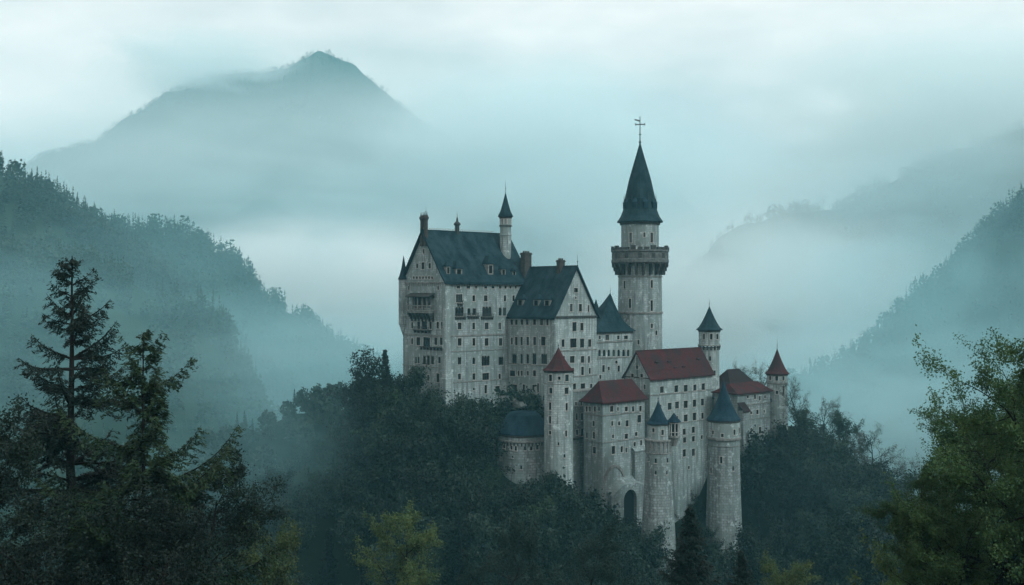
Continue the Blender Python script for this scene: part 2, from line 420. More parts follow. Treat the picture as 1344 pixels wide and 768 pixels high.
# ------------------------------------------------------------------ tree generators
def rnd_unit(rng, n):
    v = rng.normal(size=(n, 3)); return v / np.linalg.norm(v, axis=1, keepdims=True)
def leaf_mesh(name, C, A, B, m):
    """diamond leaves: centre C, half-axis A (length), half-axis B (width)"""
    n = len(C)
    V = np.empty((n, 4, 3), dtype=np.float32)
    V[:,0] = C - A; V[:,1] = C + B - A * 0.1; V[:,2] = C + A; V[:,3] = C - B - A * 0.1
    return np_mesh(name, V.reshape(-1, 3), np.arange(n * 4).reshape(n, 4), m)
def tubes_mesh(name, tubes, m, n=5):
    Vs, Fs, base = [], [], 0
    for pts, rad in tubes:
        pts = np.asarray(pts, float); k = len(pts)
        d = np.gradient(pts, axis=0); d /= np.linalg.norm(d, axis=1, keepdims=True) + 1e-9
        ref = np.where(np.abs(d[:, 2:3]) > 0.9, np.array([[1., 0, 0]]), np.array([[0, 0, 1.]]))
        a = np.cross(d, ref); a /= np.linalg.norm(a, axis=1, keepdims=True) + 1e-9
        b = np.cross(d, a)
        th = np.arange(n) * 2 * math.pi / n
        ring = pts[:, None, :] + np.asarray(rad)[:, None, None] * (np.cos(th)[None, :, None] * a[:, None, :] + np.sin(th)[None, :, None] * b[:, None, :])
        Vs.append(ring.reshape(-1, 3))
        i = base + np.arange(k * n).reshape(k, n); j = np.roll(i, -1, axis=1)
        Fs.append(np.stack([i[:-1].ravel(), j[:-1].ravel(), j[1:].ravel(), i[1:].ravel()], 1))
        base += k * n
    return np_mesh(name, np.concatenate(Vs), np.concatenate(Fs), m, True)

def perp(d, rng):
    v = rng.normal(size=3); v -= d * (v @ d); return v / (np.linalg.norm(v) + 1e-9)

def broadleaf(name, seed, H=12.0, r0=0.22, levels=3, kids=(9, 6, 5), spread=1.0, up=0.35, leaf=0.3, per=9, lm='leaf', first=0.28, ratio=0.58, scatter=0.35, lean=(0, 0)):
    rng = np.random.default_rng(seed)
    tubes = []; LC = []
    def grow(p, d, length, r, lev):
        k = 7 if lev == 0 else (5 if lev == 1 else 4)
        pts = [np.array(p)]; dd = np.array(d)
        for i in range(k):
            wob = rng.normal(size=3) * (0.10 if lev == 0 else 0.22)
            dd = dd + wob + np.array([0, 0, up * (0.12 if lev else 0.05)])
            dd /= np.linalg.norm(dd)
            pts.append(pts[-1] + dd * length / k)
        pts = np.array(pts)
        rad = r * (1 - np.linspace(0, 1, k + 1) * (0.8 if lev == 0 else 0.75))
        if r > 0.004: tubes.append((pts, np.maximum(rad, 0.004)))
        if lev == levels:
            t = rng.random(per); seg = t * k; i = np.minimum(seg.astype(int), k - 1); f = (seg - i)[:, None]
            P = pts[i] * (1 - f) + pts[i + 1] * f + rng.normal(size=(per, 3)) * scatter
            LC.append(P); return
        n = kids[lev]
        for c in range(n):
            t = first + (1 - first) * (c + rng.random() * 0.8) / n if lev == 0 else 0.25 + 0.75 * (c + rng.random()) / n
            t = min(t, 0.99); seg = t * k; i = int(seg); f = seg - i
            p2 = pts[i] * (1 - f) + pts[min(i + 1, k)] * f
            dl = pts[min(i + 1, k)] - pts[i]; dl /= np.linalg.norm(dl)
            if lev == 0:
                az = c * 2.4 + rng.random() * 0.9
                q = np.array([math.cos(az), math.sin(az), 0.0])
                ang = R(80 - 45 * t) * spread
            else:
                q = perp(dl, rng); ang = R(rng.uniform(32, 65))
            nd = dl * math.cos(ang) + q * math.sin(ang)
            ln = length * ratio * (rng.uniform(0.75, 1.15)) * ((1.12 - 0.62 * t) if lev == 0 else (1.1 - 0.5 * t))
            grow(p2, nd, ln, rad[min(i, k)] * 0.55, lev + 1)
        if lev > 0: grow(pts[-1], dd, length * 0.5, rad[-1], lev + 1)
    grow((0, 0, 0), np.array([lean[0], lean[1], 1.0]) / math.sqrt(1 + lean[0]**2 + lean[1]**2), H * 0.86, r0, 0)
    C = np.concatenate(LC); n = len(C)
    A = rnd_unit(rng, n); A[:, 2] -= 0.25; A /= np.linalg.norm(A, axis=1, keepdims=True)
    Bv = np.cross(A, rnd_unit(rng, n)); Bv /= np.linalg.norm(Bv, axis=1, keepdims=True) + 1e-9
    s = leaf * rng.uniform(0.6, 1.3, (n, 1))
    return tubes_mesh(name + '_trunk', tubes, M['bark']), leaf_mesh(name + '_crown', C, A * s * 0.5, Bv * s * 0.3, M[lm])

def conifer(name, seed, H=14.0, r0=0.2, rmax=2.6, whorl=0.42, first=0.12, nb=5, twig=0.32, spray=0.30, sw=0.085, per=4, droop=0.25, lm='fir', irregular=0.35, power=0.85, gap=0.0, upturn=0.25, low_gap=0.0):
    rng = np.random.default_rng(seed)
    k = 12
    tz = np.linspace(0, 1, k + 1)
    bend = rng.normal(size=(k + 1, 2)).cumsum(0) * 0.012 * H / k
    tp = np.stack([bend[:, 0], bend[:, 1], tz * H], 1)
    tubes = [(tp, r0 * (1 - tz * 0.96) + 0.01)]
    Cs, As, Bs = [], [], []
    z = first * H
    while z < H * 0.985:
        t = z / H
        base = np.array([np.interp(t, tz, tp[:, 0]), np.interp(t, tz, tp[:, 1]), z])
        for bn in range(nb):
            if rng.random() < gap + (low_gap if t < 0.55 else 0): continue
            az = rng.random() * 2 * math.pi
            Lb = rmax * (1 - t) ** power * rng.uniform(1 - irregular, 1 + irregular * 0.7) + 0.12
            if t < first + 0.18: Lb *= rng.uniform(0.35, 1.0)
            el = R(-12 + 45 * t + rng.normal() * 9)
            m = max(4, int(Lb / 0.45))
            s = np.linspace(0, 1, m + 1)
            hx = s * Lb * math.cos(el)
            hz = s * Lb * math.sin(el) - droop * Lb * (s ** 1.6) + upturn * Lb * s ** 3.5
            wig = rng.normal(size=m + 1).cumsum() * 0.03 * Lb / m * 2
            u = np.array([math.cos(az), math.sin(az), 0]); w = np.array([-math.sin(az), math.cos(az), 0])
            pts = base + hx[:, None] * u + wig[:, None] * w + hz[:, None] * np.array([0, 0, 1.])
            tubes.append((pts, np.maximum(0.005, 0.028 * Lb / 2 * (1 - 0.85 * s) * (r0 / 0.2))))
            nt = max(3, int(Lb / twig)) * 2
            for q in range(nt):
                ss = 0.16 + 0.84 * (q // 2 + rng.random() * 0.7) / (nt / 2); ss = min(ss, 1.0)
                side = 1 if q % 2 else -1
                p0 = np.array([np.interp(ss, s, pts[:, j]) for j in range(3)])
                tl = (0.42 * Lb * (1 - ss) ** 0.7 + 0.10 + 0.06 * Lb) * rng.uniform(0.6, 1.15)
                dr = u * math.cos(R(48)) + w * side * math.sin(R(48)) + np.array([0, 0, -0.22 + rng.normal() * 0.12])
                dr /= np.linalg.norm(dr)
                npc = max(2, int(per * tl / 0.3))
                f = (np.arange(npc) + rng.random(npc)) / npc
                P = p0 + f[:, None] * tl * dr + rng.normal(size=(npc, 3)) * 0.05 - np.array([0, 0, 1.]) * (f ** 2)[:, None] * tl * 0.18
                a = dr + rng.normal(size=(npc, 3)) * 0.45; a /= np.linalg.norm(a, axis=1, keepdims=True)
                nrm = np.array([0, 0, 1.]) + rng.normal(size=(npc, 3)) * 0.45
                b = np.cross(a, nrm); b /= np.linalg.norm(b, axis=1, keepdims=True) + 1e-9
                sz = spray * rng.uniform(0.6, 1.25, (npc, 1))
                Cs.append(P); As.append(a * sz * 0.5); Bs.append(b * sw * rng.uniform(0.7, 1.4, (npc, 1)))
        z += whorl * rng.uniform(0.6, 1.3) * (1.2 - 0.8 * t)
    return tubes_mesh(name + '_trunk', tubes, M['bark']), leaf_mesh(name + '_crown', np.concatenate(Cs), np.concatenate(As), np.concatenate(Bs), M[lm])

def put_tree(name, meshes, loc, s, rz, label, group=None, cat='tree', tilt=(0, 0)):
    r = empty(name, loc, rz); r.scale = (s, s, s); r.rotation_euler = (tilt[0], tilt[1], rz)
    tag(r, label, cat, group)
    link('trunk', meshes[0], r); link('crown', meshes[1], r)
    return r

# far woods: one mass of small rough conifers per hill
def low_conifer(rng, nl):
    """unit-height ragged conifer of triangles"""
    C = []; 
    t = rng.random(nl) ** 0.8 * 0.95 + 0.03
    az = rng.random(nl) * 2 * math.pi
    rr = 0.20 * (1 - t) ** 0.9 * rng.uniform(0.5, 1.15, nl) + 0.008
    out = np.stack([np.cos(az), np.sin(az), np.zeros(nl)], 1)
    side = np.stack([-np.sin(az), np.cos(az), np.zeros(nl)], 1)
    base = np.stack([np.zeros(nl), np.zeros(nl), t + 0.02 + 0.03 * rng.random(nl)], 1)
    tip = base + out * rr[:, None] + np.array([0, 0, -1.]) * (0.03 + 0.25 * rr)[:, None]
    wv = side * (0.35 * rr + 0.008)[:, None]
    mid = (base * 0.45 + tip * 0.55)
    V = np.stack([base, mid + wv, tip, mid - wv], 1)
    return V
def low_round(rng, nl):
    d = rnd_unit(rng, nl); d[:, 2] = np.abs(d[:, 2]) * 1.0
    c = d * rng.uniform(0.6, 1.0, (nl, 1)) * np.array([0.28, 0.28, 0.55]) + np.array([0, 0, 0.42])
    a = rnd_unit(rng, nl) * 0.07; b = np.cross(a, rnd_unit(rng, nl)) * 0.8
    return np.stack([c - a, c + b, c + a, c - b], 1)
def forest(name, pts, rng, h, nl, mt, label=None, roundf=0.25):
    protos = [low_conifer(rng, nl) for _ in range(5)] + [low_round(rng, nl) for _ in range(3)]
    Vs = []
    for p in pts:
        if fbm(p[0] / 45, p[1] / 45, 77, 3) < -0.13: continue
        pr = protos[rng.integers(0, 5)] if rng.random() > roundf else protos[5 + rng.integers(0, 3)]
        s = h * (0.45 + 0.95 * rng.random() ** 1.6); a = rng.random() * 6.283
        ca, sa = math.cos(a), math.sin(a)
        q = pr * s
        x = q[..., 0] * ca - q[..., 1] * sa; y = q[..., 0] * sa + q[..., 1] * ca
        Vs.append(np.stack([x + p[0], y + p[1], q[..., 2] + p[2] - 0.03 * s], -1))
    V = np.concatenate(Vs).reshape(-1, 3)
    o = link(name, np_mesh(name, V, np.arange(len(V)).reshape(-1, 4), mt))
    return tag(o, label, 'wood', None, 'stuff')

# ---- mountains and hills
X_, Y_, Z_ = hills('mountain', 2500, [(-260,330),(-60,262),(0,228),(30,207),(80,186),(125,181),(138,163),(200,140),(255,112),(300,104),(345,106),(385,95),(405,86),(424,75),(442,85),(470,100),(520,139),(560,163),(610,188),(680,204),(735,238),(800,290),(860,350),(920,420)], 0.75, M['mount'], 11, 420, nx=240, ny=80)
P_, rg = tree_points(X_[55:90], Y_[55:90], Z_[55:90], 12000, 1, crest=0.69)
forest('forest', P_, rg, 12, 34, M['forest'], 'distant mist-veiled wood covering the high peaked mountain')
hills('far_mountain', 3600, [(520,330),(600,230),(650,196),(700,180),(755,166),(800,182),(850,215),(910,262),(980,330),(1040,400)], 0.75, M['mount'], 23, 500, nx=140)
X_, Y_, Z_ = hills('left_hill', 640, [(-420,140),(-200,185),(-60,212),(0,227),(25,232),(45,252),(70,270),(100,290),(135,310),(165,330),(200,362),(250,405),(300,450),(350,490),(400,540),(470,610)], 0.9, M['hill'], 31, 110, nx=140)
P_, rg = tree_points(X_[10:75], Y_[10:75], Z_[10:75], 5200, 2, bmin=0.36)
forest('forest', P_, rg, 15, 60, M['forest'], 'dark misty conifer wood covering the nearer left hill')
X_, Y_, Z_ = hills('left_spur', 545, [(-260,300),(-100,322),(20,345),(80,352),(130,368),(170,374),(215,392),(250,398),(280,415),(300,440),(320,482),(350,540),(390,610)], 0.9, M['hill'], 53, 70, nx=110)
P_, rg = tree_points(X_[10:75], Y_[10:75], Z_[10:75], 2600, 6, bmin=0.3)
forest('forest', P_, rg, 13, 60, M['forest'], 'dark misty wood on the low spur in front of the left hill')
X_, Y_, Z_ = hills('left_far_hill', 880, [(-100,340),(60,328),(140,315),(170,306),(200,304),(235,310),(270,322),(298,340),(318,364),(335,394),(362,412),(392,428),(415,450),(450,470),(480,480),(520,510),(580,560)], 0.85, M['hill'], 37, 140, nx=140)
P_, rg = tree_points(X_[10:75], Y_[10:75], Z_[10:75], 5200, 3, bmin=0.2)
forest('forest', P_, rg, 16, 50, M['forest'], 'fainter conifer wood on the rounded hill behind the left slope')
X_, Y_, Z_ = hills('right_far_hill', 1500, [(860,420),(900,372),(940,326),(975,300),(1010,286),(1060,276),(1110,266),(1150,250),(1200,228),(1260,202),(1344,170),(1480,120),(1700,60)], 0.75, M['mount'], 41, 260, nx=160)
P_, rg = tree_points(X_[25:85], Y_[25:85], Z_[25:85], 8000, 4, crest=0.56)
forest('forest', P_, rg, 19, 40, M['forest'], 'pale misty wood on the broad hill right of the castle')
X_, Y_, Z_ = hills('right_hill', 820, [(1020,520),(1060,495),(1105,478),(1150,452),(1180,425),(1205,398),(1245,372),(1285,330),(1315,292),(1344,262),(1420,205),(1560,140)], 0.85, M['hill'], 43, 130, nx=140)
P_, rg = tree_points(X_[10:75], Y_[10:75], Z_[10:75], 5200, 5)
forest('forest', P_, rg, 15, 50, M['forest'], 'grey green wood on the steep hill at the right edge')

# ------------------------------------------------------------------ haze
hz = MB(); hz.box(-4300, 4300, -60, 4500, -135, 580)
mh = bpy.data.materials.new('haze_air'); mh.use_nodes = True
t_ = mh.node_tree; t_.nodes.clear()
o_ = t_.nodes.new('ShaderNodeOutputMaterial'); pv = t_.nodes.new('ShaderNodeVolumePrincipled')
pv.inputs['Color'].default_value = (*HAZE_COLOR, 1); pv.inputs['Density'].default_value = HAZE_DENSITY; pv.inputs['Anisotropy'].default_value = 0.0
t_.links.new(pv.outputs['Volume'], o_.inputs['Volume'])
tag(hz.build('haze', mh), kind='stuff')

def mist(px, py, Y, rx, ry, rz, dens, seed, nscale=1.3, lo=0.36, hi=0.66, colr=None):
    """a bank of mist: soft edged ellipsoid of uneven density"""
    m = bpy.data.materials.new('mist_air'); m.use_nodes = True
    t = m.node_tree; t.nodes.clear()
    out = t.nodes.new('ShaderNodeOutputMaterial'); pv = t.nodes.new('ShaderNodeVolumePrincipled')
    pv.inputs['Color'].default_value = (*(colr or MIST_COLOR), 1)
    tc = t.nodes.new('ShaderNodeTexCoord')
    ln = t.nodes.new('ShaderNodeVectorMath'); ln.operation = 'LENGTH'; t.links.new(tc.outputs['Object'], ln.inputs[0])
    mr = t.nodes.new('ShaderNodeMapRange'); mr.interpolation_type = 'SMOOTHSTEP'
    mr.inputs['From Min'].default_value = 1.0; mr.inputs['From Max'].default_value = 0.1
    t.links.new(ln.outputs['Value'], mr.inputs['Value'])
    nz = noise(t, mapping(t, tc.outputs['Object'], (1, 1, 1.0), (seed * 3.7, seed * 1.3, seed)), nscale, 6, 0.6, 0.9)
    m2 = t.nodes.new('ShaderNodeMapRange'); m2.interpolation_type = 'SMOOTHSTEP'
    m2.inputs['From Min'].default_value = lo; m2.inputs['From Max'].default_value = hi; t.links.new(nz, m2.inputs['Value'])
    mu = t.nodes.new('ShaderNodeMath'); mu.operation = 'MULTIPLY'; t.links.new(mr.outputs['Result'], mu.inputs[0]); t.links.new(m2.outputs['Result'], mu.inputs[1])
    m3 = t.nodes.new('ShaderNodeMath'); m3.operation = 'MULTIPLY'; t.links.new(mu.outputs[0], m3.inputs[0]); m3.inputs[1].default_value = dens
    t.links.new(m3.outputs[0], pv.inputs['Density']); t.links.new(pv.outputs['Volume'], out.inputs['Volume'])
    b = MB(); b.lathe([(0.0, -1)] + [(math.cos(a), math.sin(a)) for a in np.linspace(-math.pi/2, math.pi/2, 13)[1:-1]] + [(0.0, 1)], 24, cap=False)
    o = b.build('mist_bank', m, None, W(px, py, Y)); o.scale = (rx, ry, rz)
    return tag(o, kind='stuff')
MIST_COLOR = (0.93, 0.995, 1.0)
mist(380, 470, 500, 420, 200, 125, 0.0050, 1, 2.0, 0.36, 0.62, (0.55, 0.93, 1.0))
mist(405, 395, 1080, 225, 150, 100, 0.050, 2, 1.6, 0.30, 0.52, (0.99, 1.0, 1.0))
mist(420, 290, 1850, 1200, 480, 360, 0.0055, 3, 2.2, 0.34, 0.62)
mist(265, 90, 2350, 300, 250, 100, 0.012, 4, 2.0, 0.32, 0.58)
mist(690, 190, 2200, 460, 300, 210, 0.016, 5, 2.0, 0.32, 0.6)
mist(860, 300, 2250, 380, 280, 260, 0.012, 12, 2.0, 0.30, 0.6)
mist(1290, 140, 1350, 380, 260, 140, 0.015, 6, 2.0, 0.30, 0.58)
mist(985, 420, 1150, 300, 200, 150, 0.022, 7, 1.8, 0.32, 0.56, (0.98, 1.0, 1.0))
mist(1130, 540, 560, 150, 160, 65, 0.008, 8, 2.0, 0.30, 0.6, (0.7, 0.96, 1.0))
mist(1180, 320, 1180, 420, 220, 180, 0.0028, 9, 2.2, 0.34, 0.6)
mist(1240, 380, 640, 170, 110, 120, 0.0075, 13, 2.0, 0.34, 0.6, (0.6, 0.94, 1.0))
mist(1100, 250, 1400, 190, 180, 75, 0.006, 14, 1.8, 0.30, 0.56)
mist(1095, 640, 226, 30, 24, 24, 0.0012, 15, 1.8, 0.34, 0.6, (0.5, 0.92, 1.0))
mist(560, 470, 420, 130, 60, 40, 0.010, 16, 1.8, 0.34, 0.6, (0.7, 0.96, 1.0))
mist(320, 590, 230, 38, 30, 26, 0.008, 10, 1.8, 0.34, 0.6, (0.5, 0.92, 1.0))

# ------------------------------------------------------------------ castle builders
T = R(42)
U = (math.cos(T), math.sin(T)); V_ = (-math.sin(T), math.cos(T))

_wc = {}
def window_meshes(w, h, style):
    key = (round(w, 2), round(h, 2), style)
    if key in _wc: return _wc[key]
    w, h = key[0], key[1]
    fr = MB(); b = 0.09; d0, d1 = 0.16, 0.26
    x, z = w / 2, h / 2
    fr.box(-x, -x + b, d0, d1, -z, z); fr.box(x - b, x, d0, d1, -z, z)
    fr.box(-x + b, x - b, d0, d1, -z, -z + b); fr.box(-x + b, x - b, d0, d1, z - b, z)
    nb = 1 if w < 1.0 else (2 if w < 1.5 else 3)
    for i in range(nb - 1):
        c = -x + (i + 1) * w / nb; fr.box(c - 0.07, c + 0.07, d0, d1, -z + b, z - b)
    if h > 1.1: fr.box(-x + b, x - b, d0 + .01, d1 - .01, z * 0.25, z * 0.25 + 0.07)
    pa = MB(); pa.face([(-x, 0.23, -z), (x, 0.23, -z), (x, 0.23, z), (-x, 0.23, z)])
    si = MB(); si.box(-x - 0.14, x + 0.14, -0.16, 0.18, -z - 0.16, -z + 0.02)
    su = None
    if style == 'arch':
        su = MB(); n = max(1, nb); ww = w / n
        for q in range(n):
            c = -x + ww * (q + 0.5); rr = ww / 2 - 0.04
            K = 8
            for k in range(K):
                a0 = math.pi * k / K; a1 = math.pi * (k + 1) / K
                p0 = (c + rr * math.cos(a0), z - ww / 2 + rr * math.sin(a0)); p1 = (c + rr * math.cos(a1), z - ww / 2 + rr * math.sin(a1))
                q0 = (c + (ww / 2) * max(-1, min(1, 1.42 * math.cos(a0))), z + 0.02 if math.sin(a0) > 0.7 else z - ww / 2 + ww / 2 * min(1.0, 1.42 * math.sin(a0)))
                q1 = (c + (ww / 2) * max(-1, min(1, 1.42 * math.cos(a1))), z + 0.02 if math.sin(a1) > 0.7 else z - ww / 2 + ww / 2 * min(1.0, 1.42 * math.sin(a1)))
                su.face([(p0[0], 0.02, p0[1]), (q0[0], 0.02, q0[1]), (q1[0], 0.02, q1[1]), (p1[0], 0.02, p1[1])])
                su.face([(p0[0], 0.02, p0[1]), (p1[0], 0.02, p1[1]), (p1[0], 0.2, p1[1]), (p0[0], 0.2, p0[1])])
    if su is None and w > 0.5:
        su = MB(); e = 0.15
        su.box(-x - e, -x, -0.035, 0.1, -z, z + e); su.box(x, x + e, -0.035, 0.1, -z, z + e); su.box(-x, x, -0.035, 0.1, z, z + e)
    r = (fr.mesh('window', M['wood']), pa.mesh('pane', M['glass']), si.mesh('sill', M['sill']), su.mesh('surround', M['trim'] if style == 'arch' else M['sill']) if su else None)
    _wc[key] = r; return r
def put_window(parent, pos, rz, w, h, style, sill=True):
    fr, pa, si, su = window_meshes(w, h, style)
    o = link('window', fr, parent, pos); o.rotation_euler = (0, 0, rz)
    link('pane', pa, o)
    if sill: link('sill', si, o)
    if su: link('surround', su, o)
    return o

def panel(mb, fmap, u0, u1, z0, top, ops, ulines=(), depth=0.34, flip=False, m=0):
    us = sorted(set([round(a, 4) for a in [u0, u1, *ulines] + [e for o in ops for e in o[:2]] if u0 - 1e-6 <= a <= u1 + 1e-6]))
    def q(pts, uv):
        mb.face(pts[::-1] if flip else pts, uv[::-1] if flip else uv, m)
    for a, b in zip(us[:-1], us[1:]):
        if b - a < 1e-4: continue
        mid = (a + b) / 2
        segs = sorted([(o[2], o[3]) for o in ops if o[0] - 1e-6 <= mid <= o[1] + 1e-6])
        z = z0
        for s0, s1 in segs:
            if s0 > z + 1e-4:
                q([fmap(a,z,0), fmap(b,z,0), fmap(b,s0,0), fmap(a,s0,0)], [(a,z),(b,z),(b,s0),(a,s0)])
            for zz in (s0, s1):
                q([fmap(a,zz,0), fmap(b,zz,0), fmap(b,zz,depth), fmap(a,zz,depth)], [(a,zz),(b,zz),(b,zz+depth),(a,zz+depth)])
            z = max(z, s1)
        ta, tb = top(a), top(b)
        if max(ta, tb) > z + 1e-4:
            q([fmap(a,z,0), fmap(b,z,0), fmap(b,tb,0), fmap(a,ta,0)], [(a,z),(b,z),(b,tb),(a,ta)])
    for o in ops:
        for uu in o[:2]:
            q([fmap(uu,o[2],0), fmap(uu,o[3],0), fmap(uu,o[3],depth), fmap(uu,o[2],depth)], [(uu,o[2]),(uu,o[3]),(uu+depth,o[3]),(uu+depth,o[2])])

class Block:
    """rectangular building; local x runs right and back, local y left and back, origin at the nearest corner"""
    def __init__(s, name, label, cat, px, Y, pr, pl, eave_py, base_z=None, group=None, mt='stone', W_=None, L_=None):
        s.o = ((px - 672) / F * Y, Y)
        s.L = L_ or hit(pr, s.o, U); s.Wd = W_ or hit(pl, s.o, V_)
        if base_z is None:
            cs = [(s.o[0] + a*U[0] + b*V_[0], s.o[1] + a*U[1] + b*V_[1]) for a in (0, s.L) for b in (0, s.Wd)]
            base_z = min(float(terrain(*c)) for c in cs) - 2.0
        s.zb = base_z; s.ze = zat(eave_py, Y) - base_z
        s.root = tag(empty(name, (s.o[0], s.o[1], base_z), T), label, cat, group)
        s.ops = {'R': [], 'L': []}; s.wins = []; s.mt = M[mt]
    def loc(s, face, px, py):
        if face == 'R':
            u = hit(px, s.o, U); Y = s.o[1] + u * U[1]
        else:
            u = hit(px, s.o, V_); Y = s.o[1] + u * V_[1]
        return u, zat(py, Y) - s.zb
    def win(s, face, px, py, w, h, style='rect', sill=True):
        u0, zt = s.loc(face, px - w / 2, py - h / 2); u1, _ = s.loc(face, px + w / 2, py)
        _, zb = s.loc(face, px, py + h / 2)
        a, b = min(u0, u1), max(u0, u1)
        o = (a, b, min(zt, zb), max(zt, zb))
        for e in s.ops[face]:
            if a < e[1] + .05 and b > e[0] - .05 and o[2] < e[3] + .2 and o[3] > e[2] - .2: return
        s.ops[face].append(o); s.wins.append((face, o, style, sill))
    def row(s, face, y, spec, style='rect'):
        for q in spec: s.win(face, q[0], y if len(q) < 4 else q[3], q[1], q[2], style)
    def finish(s, topR=None, topL=None, apexR=(), apexL=()):
        mb = MB(); L_, W_ = s.L, s.Wd
        tR = topR or (lambda u: s.ze); tL = topL or (lambda u: s.ze)
        panel(mb, lambda u, z, d: (u, d, z), 0, L_, 0, tR, s.ops['R'], apexR)
        panel(mb, lambda u, z, d: (d, u, z), 0, W_, 0, tL, s.ops['L'], apexL, flip=True)
        panel(mb, lambda u, z, d: (u, W_ - d, z), 0, L_, 0, tR, [], apexR, flip=True)
        panel(mb, lambda u, z, d: (L_ - d, u, z), 0, W_, 0, tL, [], apexL)
        s.wall = mb.build('wall', s.mt, s.root)
        for face, o, style, sill in s.wins:
            c = ((o[0] + o[1]) / 2, (o[2] + o[3]) / 2)
            if face == 'R': put_window(s.root, (c[0], 0, c[1]), 0, o[1] - o[0], o[3] - o[2], style, sill)
            else: put_window(s.root, (0, c[0], c[1]), -math.pi / 2, o[1] - o[0], o[3] - o[2], style, sill)
    def band(s, z, hgt=0.28, out=0.16, name='string_course', mt='trim', faces='RL', uR=None, uL=None):
        mb = MB()
        if 'R' in faces:
            a, b = uR or (-out, s.L); mb.box(a, b, -out, -0.002, z, z + hgt)
        if 'L' in faces:
            a, b = uL or (0, s.Wd); mb.box(-out, -0.002, a, b, z, z + hgt)
        return mb.build(name, M[mt], s.root)

def slab(mb, p, th, uv=None, m=0):
    """thick quad/tri: top points p, dropped by th"""
    lo = [(q[0], q[1], q[2] - th) for q in p]
    P = [Vector(q) for q in p]
    if uv is None:
        e = (P[1] - P[0]); e.normalize(); nn = e.cross(P[2] - P[0]); nn.normalize(); f = nn.cross(e)
        uv = [((q - P[0]).dot(e), (q - P[0]).dot(f)) for q in P]
    mb.face(p, uv, m); mb.face(lo[::-1], uv[::-1], m)
    for i in range(len(p)):
        j = (i + 1) % len(p); mb.face([p[i], lo[i], lo[j], p[j]], m=m)
def gable_roof(root, L_, W_, ze, gh, axis_='x', oh=0.6, verge=0.5, th=0.32, mt='slate', ridge=True):
    mb = MB(); h2 = (W_ if axis_ == 'x' else L_) / 2; ln = L_ if axis_ == 'x' else W_
    k = gh / h2
    def P(a, b, z): return (a, b, z) if axis_ == 'x' else (b, a, z)
    lift = th * 1.15
    e = ze - oh * k + lift; r_ = ze + gh + lift
    fl = ze - oh * k * 0.62 + lift                      # kicked eave
    for sgn in (0, 1):
        b0 = -oh if sgn == 0 else 2 * h2 + oh
        bk = 0.9 if sgn == 0 else 2 * h2 - 0.9
        zk = ze + 0.9 * k + lift
        q1 = [P(-verge, b0, fl), P(ln + verge, b0, fl), P(ln + verge, bk, zk), P(-verge, bk, zk)]
        q2 = [P(-verge, bk, zk), P(ln + verge, bk, zk), P(ln + verge, h2, r_), P(-verge, h2, r_)]
        for q in (q1, q2):
            if (sgn == 1) ^ (axis_ == 'y'): q = [q[1], q[0], q[3], q[2]]
            slab(mb, q, th)
    o = mb.build('roof', M[mt], root)
    if ridge:
        rb = MB()
        if axis_ == 'x': rb.box(-verge, ln + verge, h2 - 0.14, h2 + 0.14, r_ - 0.08, r_ + 0.14)
        else: rb.box(h2 - 0.14, h2 + 0.14, -verge, ln + verge, r_ - 0.08, r_ + 0.14)
        rb.build('ridge_cap', M[mt], o)
    return o, r_, k, lift
def hip_roof(root, x0, x1, y0, y1, ze, rx0, rx1, ry, zr, th=0.3, mt='red', flare=True):
    mb = MB()
    A, B, C_, D_ = (x0,y0,ze), (x1,y0,ze), (x1,y1,ze), (x0,y1,ze)
    E, G = (rx0, ry, zr), (rx1, ry, zr)
    def mid(p, q, f=0.22, sag=0.35):
        return (p[0]+(q[0]-p[0])*f, p[1]+(q[1]-p[1])*f, p[2]+(q[2]-p[2])*(f - (0.06 if flare else 0)))
    a, b, c, d = mid(A, E), mid(B, G), mid(C_, G), mid(D_, E)
    for q in ([A,B,b,a],[B,C_,c,b],[C_,D_,d,c],[D_,A,a,d],[a,b,G,E],[b,c,G],[c,d,E,G],[d,a,E]): slab(mb, q, th)
    return mb.build('roof', M[mt], root)
def finial(mb, x, y, z, h, r=0.06, ball=0.18):
    mb.lathe([(r, z - 0.4), (r * 0.8, z + h * 0.3)], 6, (x, y)); mb.lathe([(0.02, z + h*.3), (ball, z + h*.3 + ball), (0.02, z + h*.3 + 2*ball)], 8, (x, y))
    mb.lathe([(r * 0.7, z + h * 0.3 + ball), (r * 0.25, z + h)], 6, (x, y))

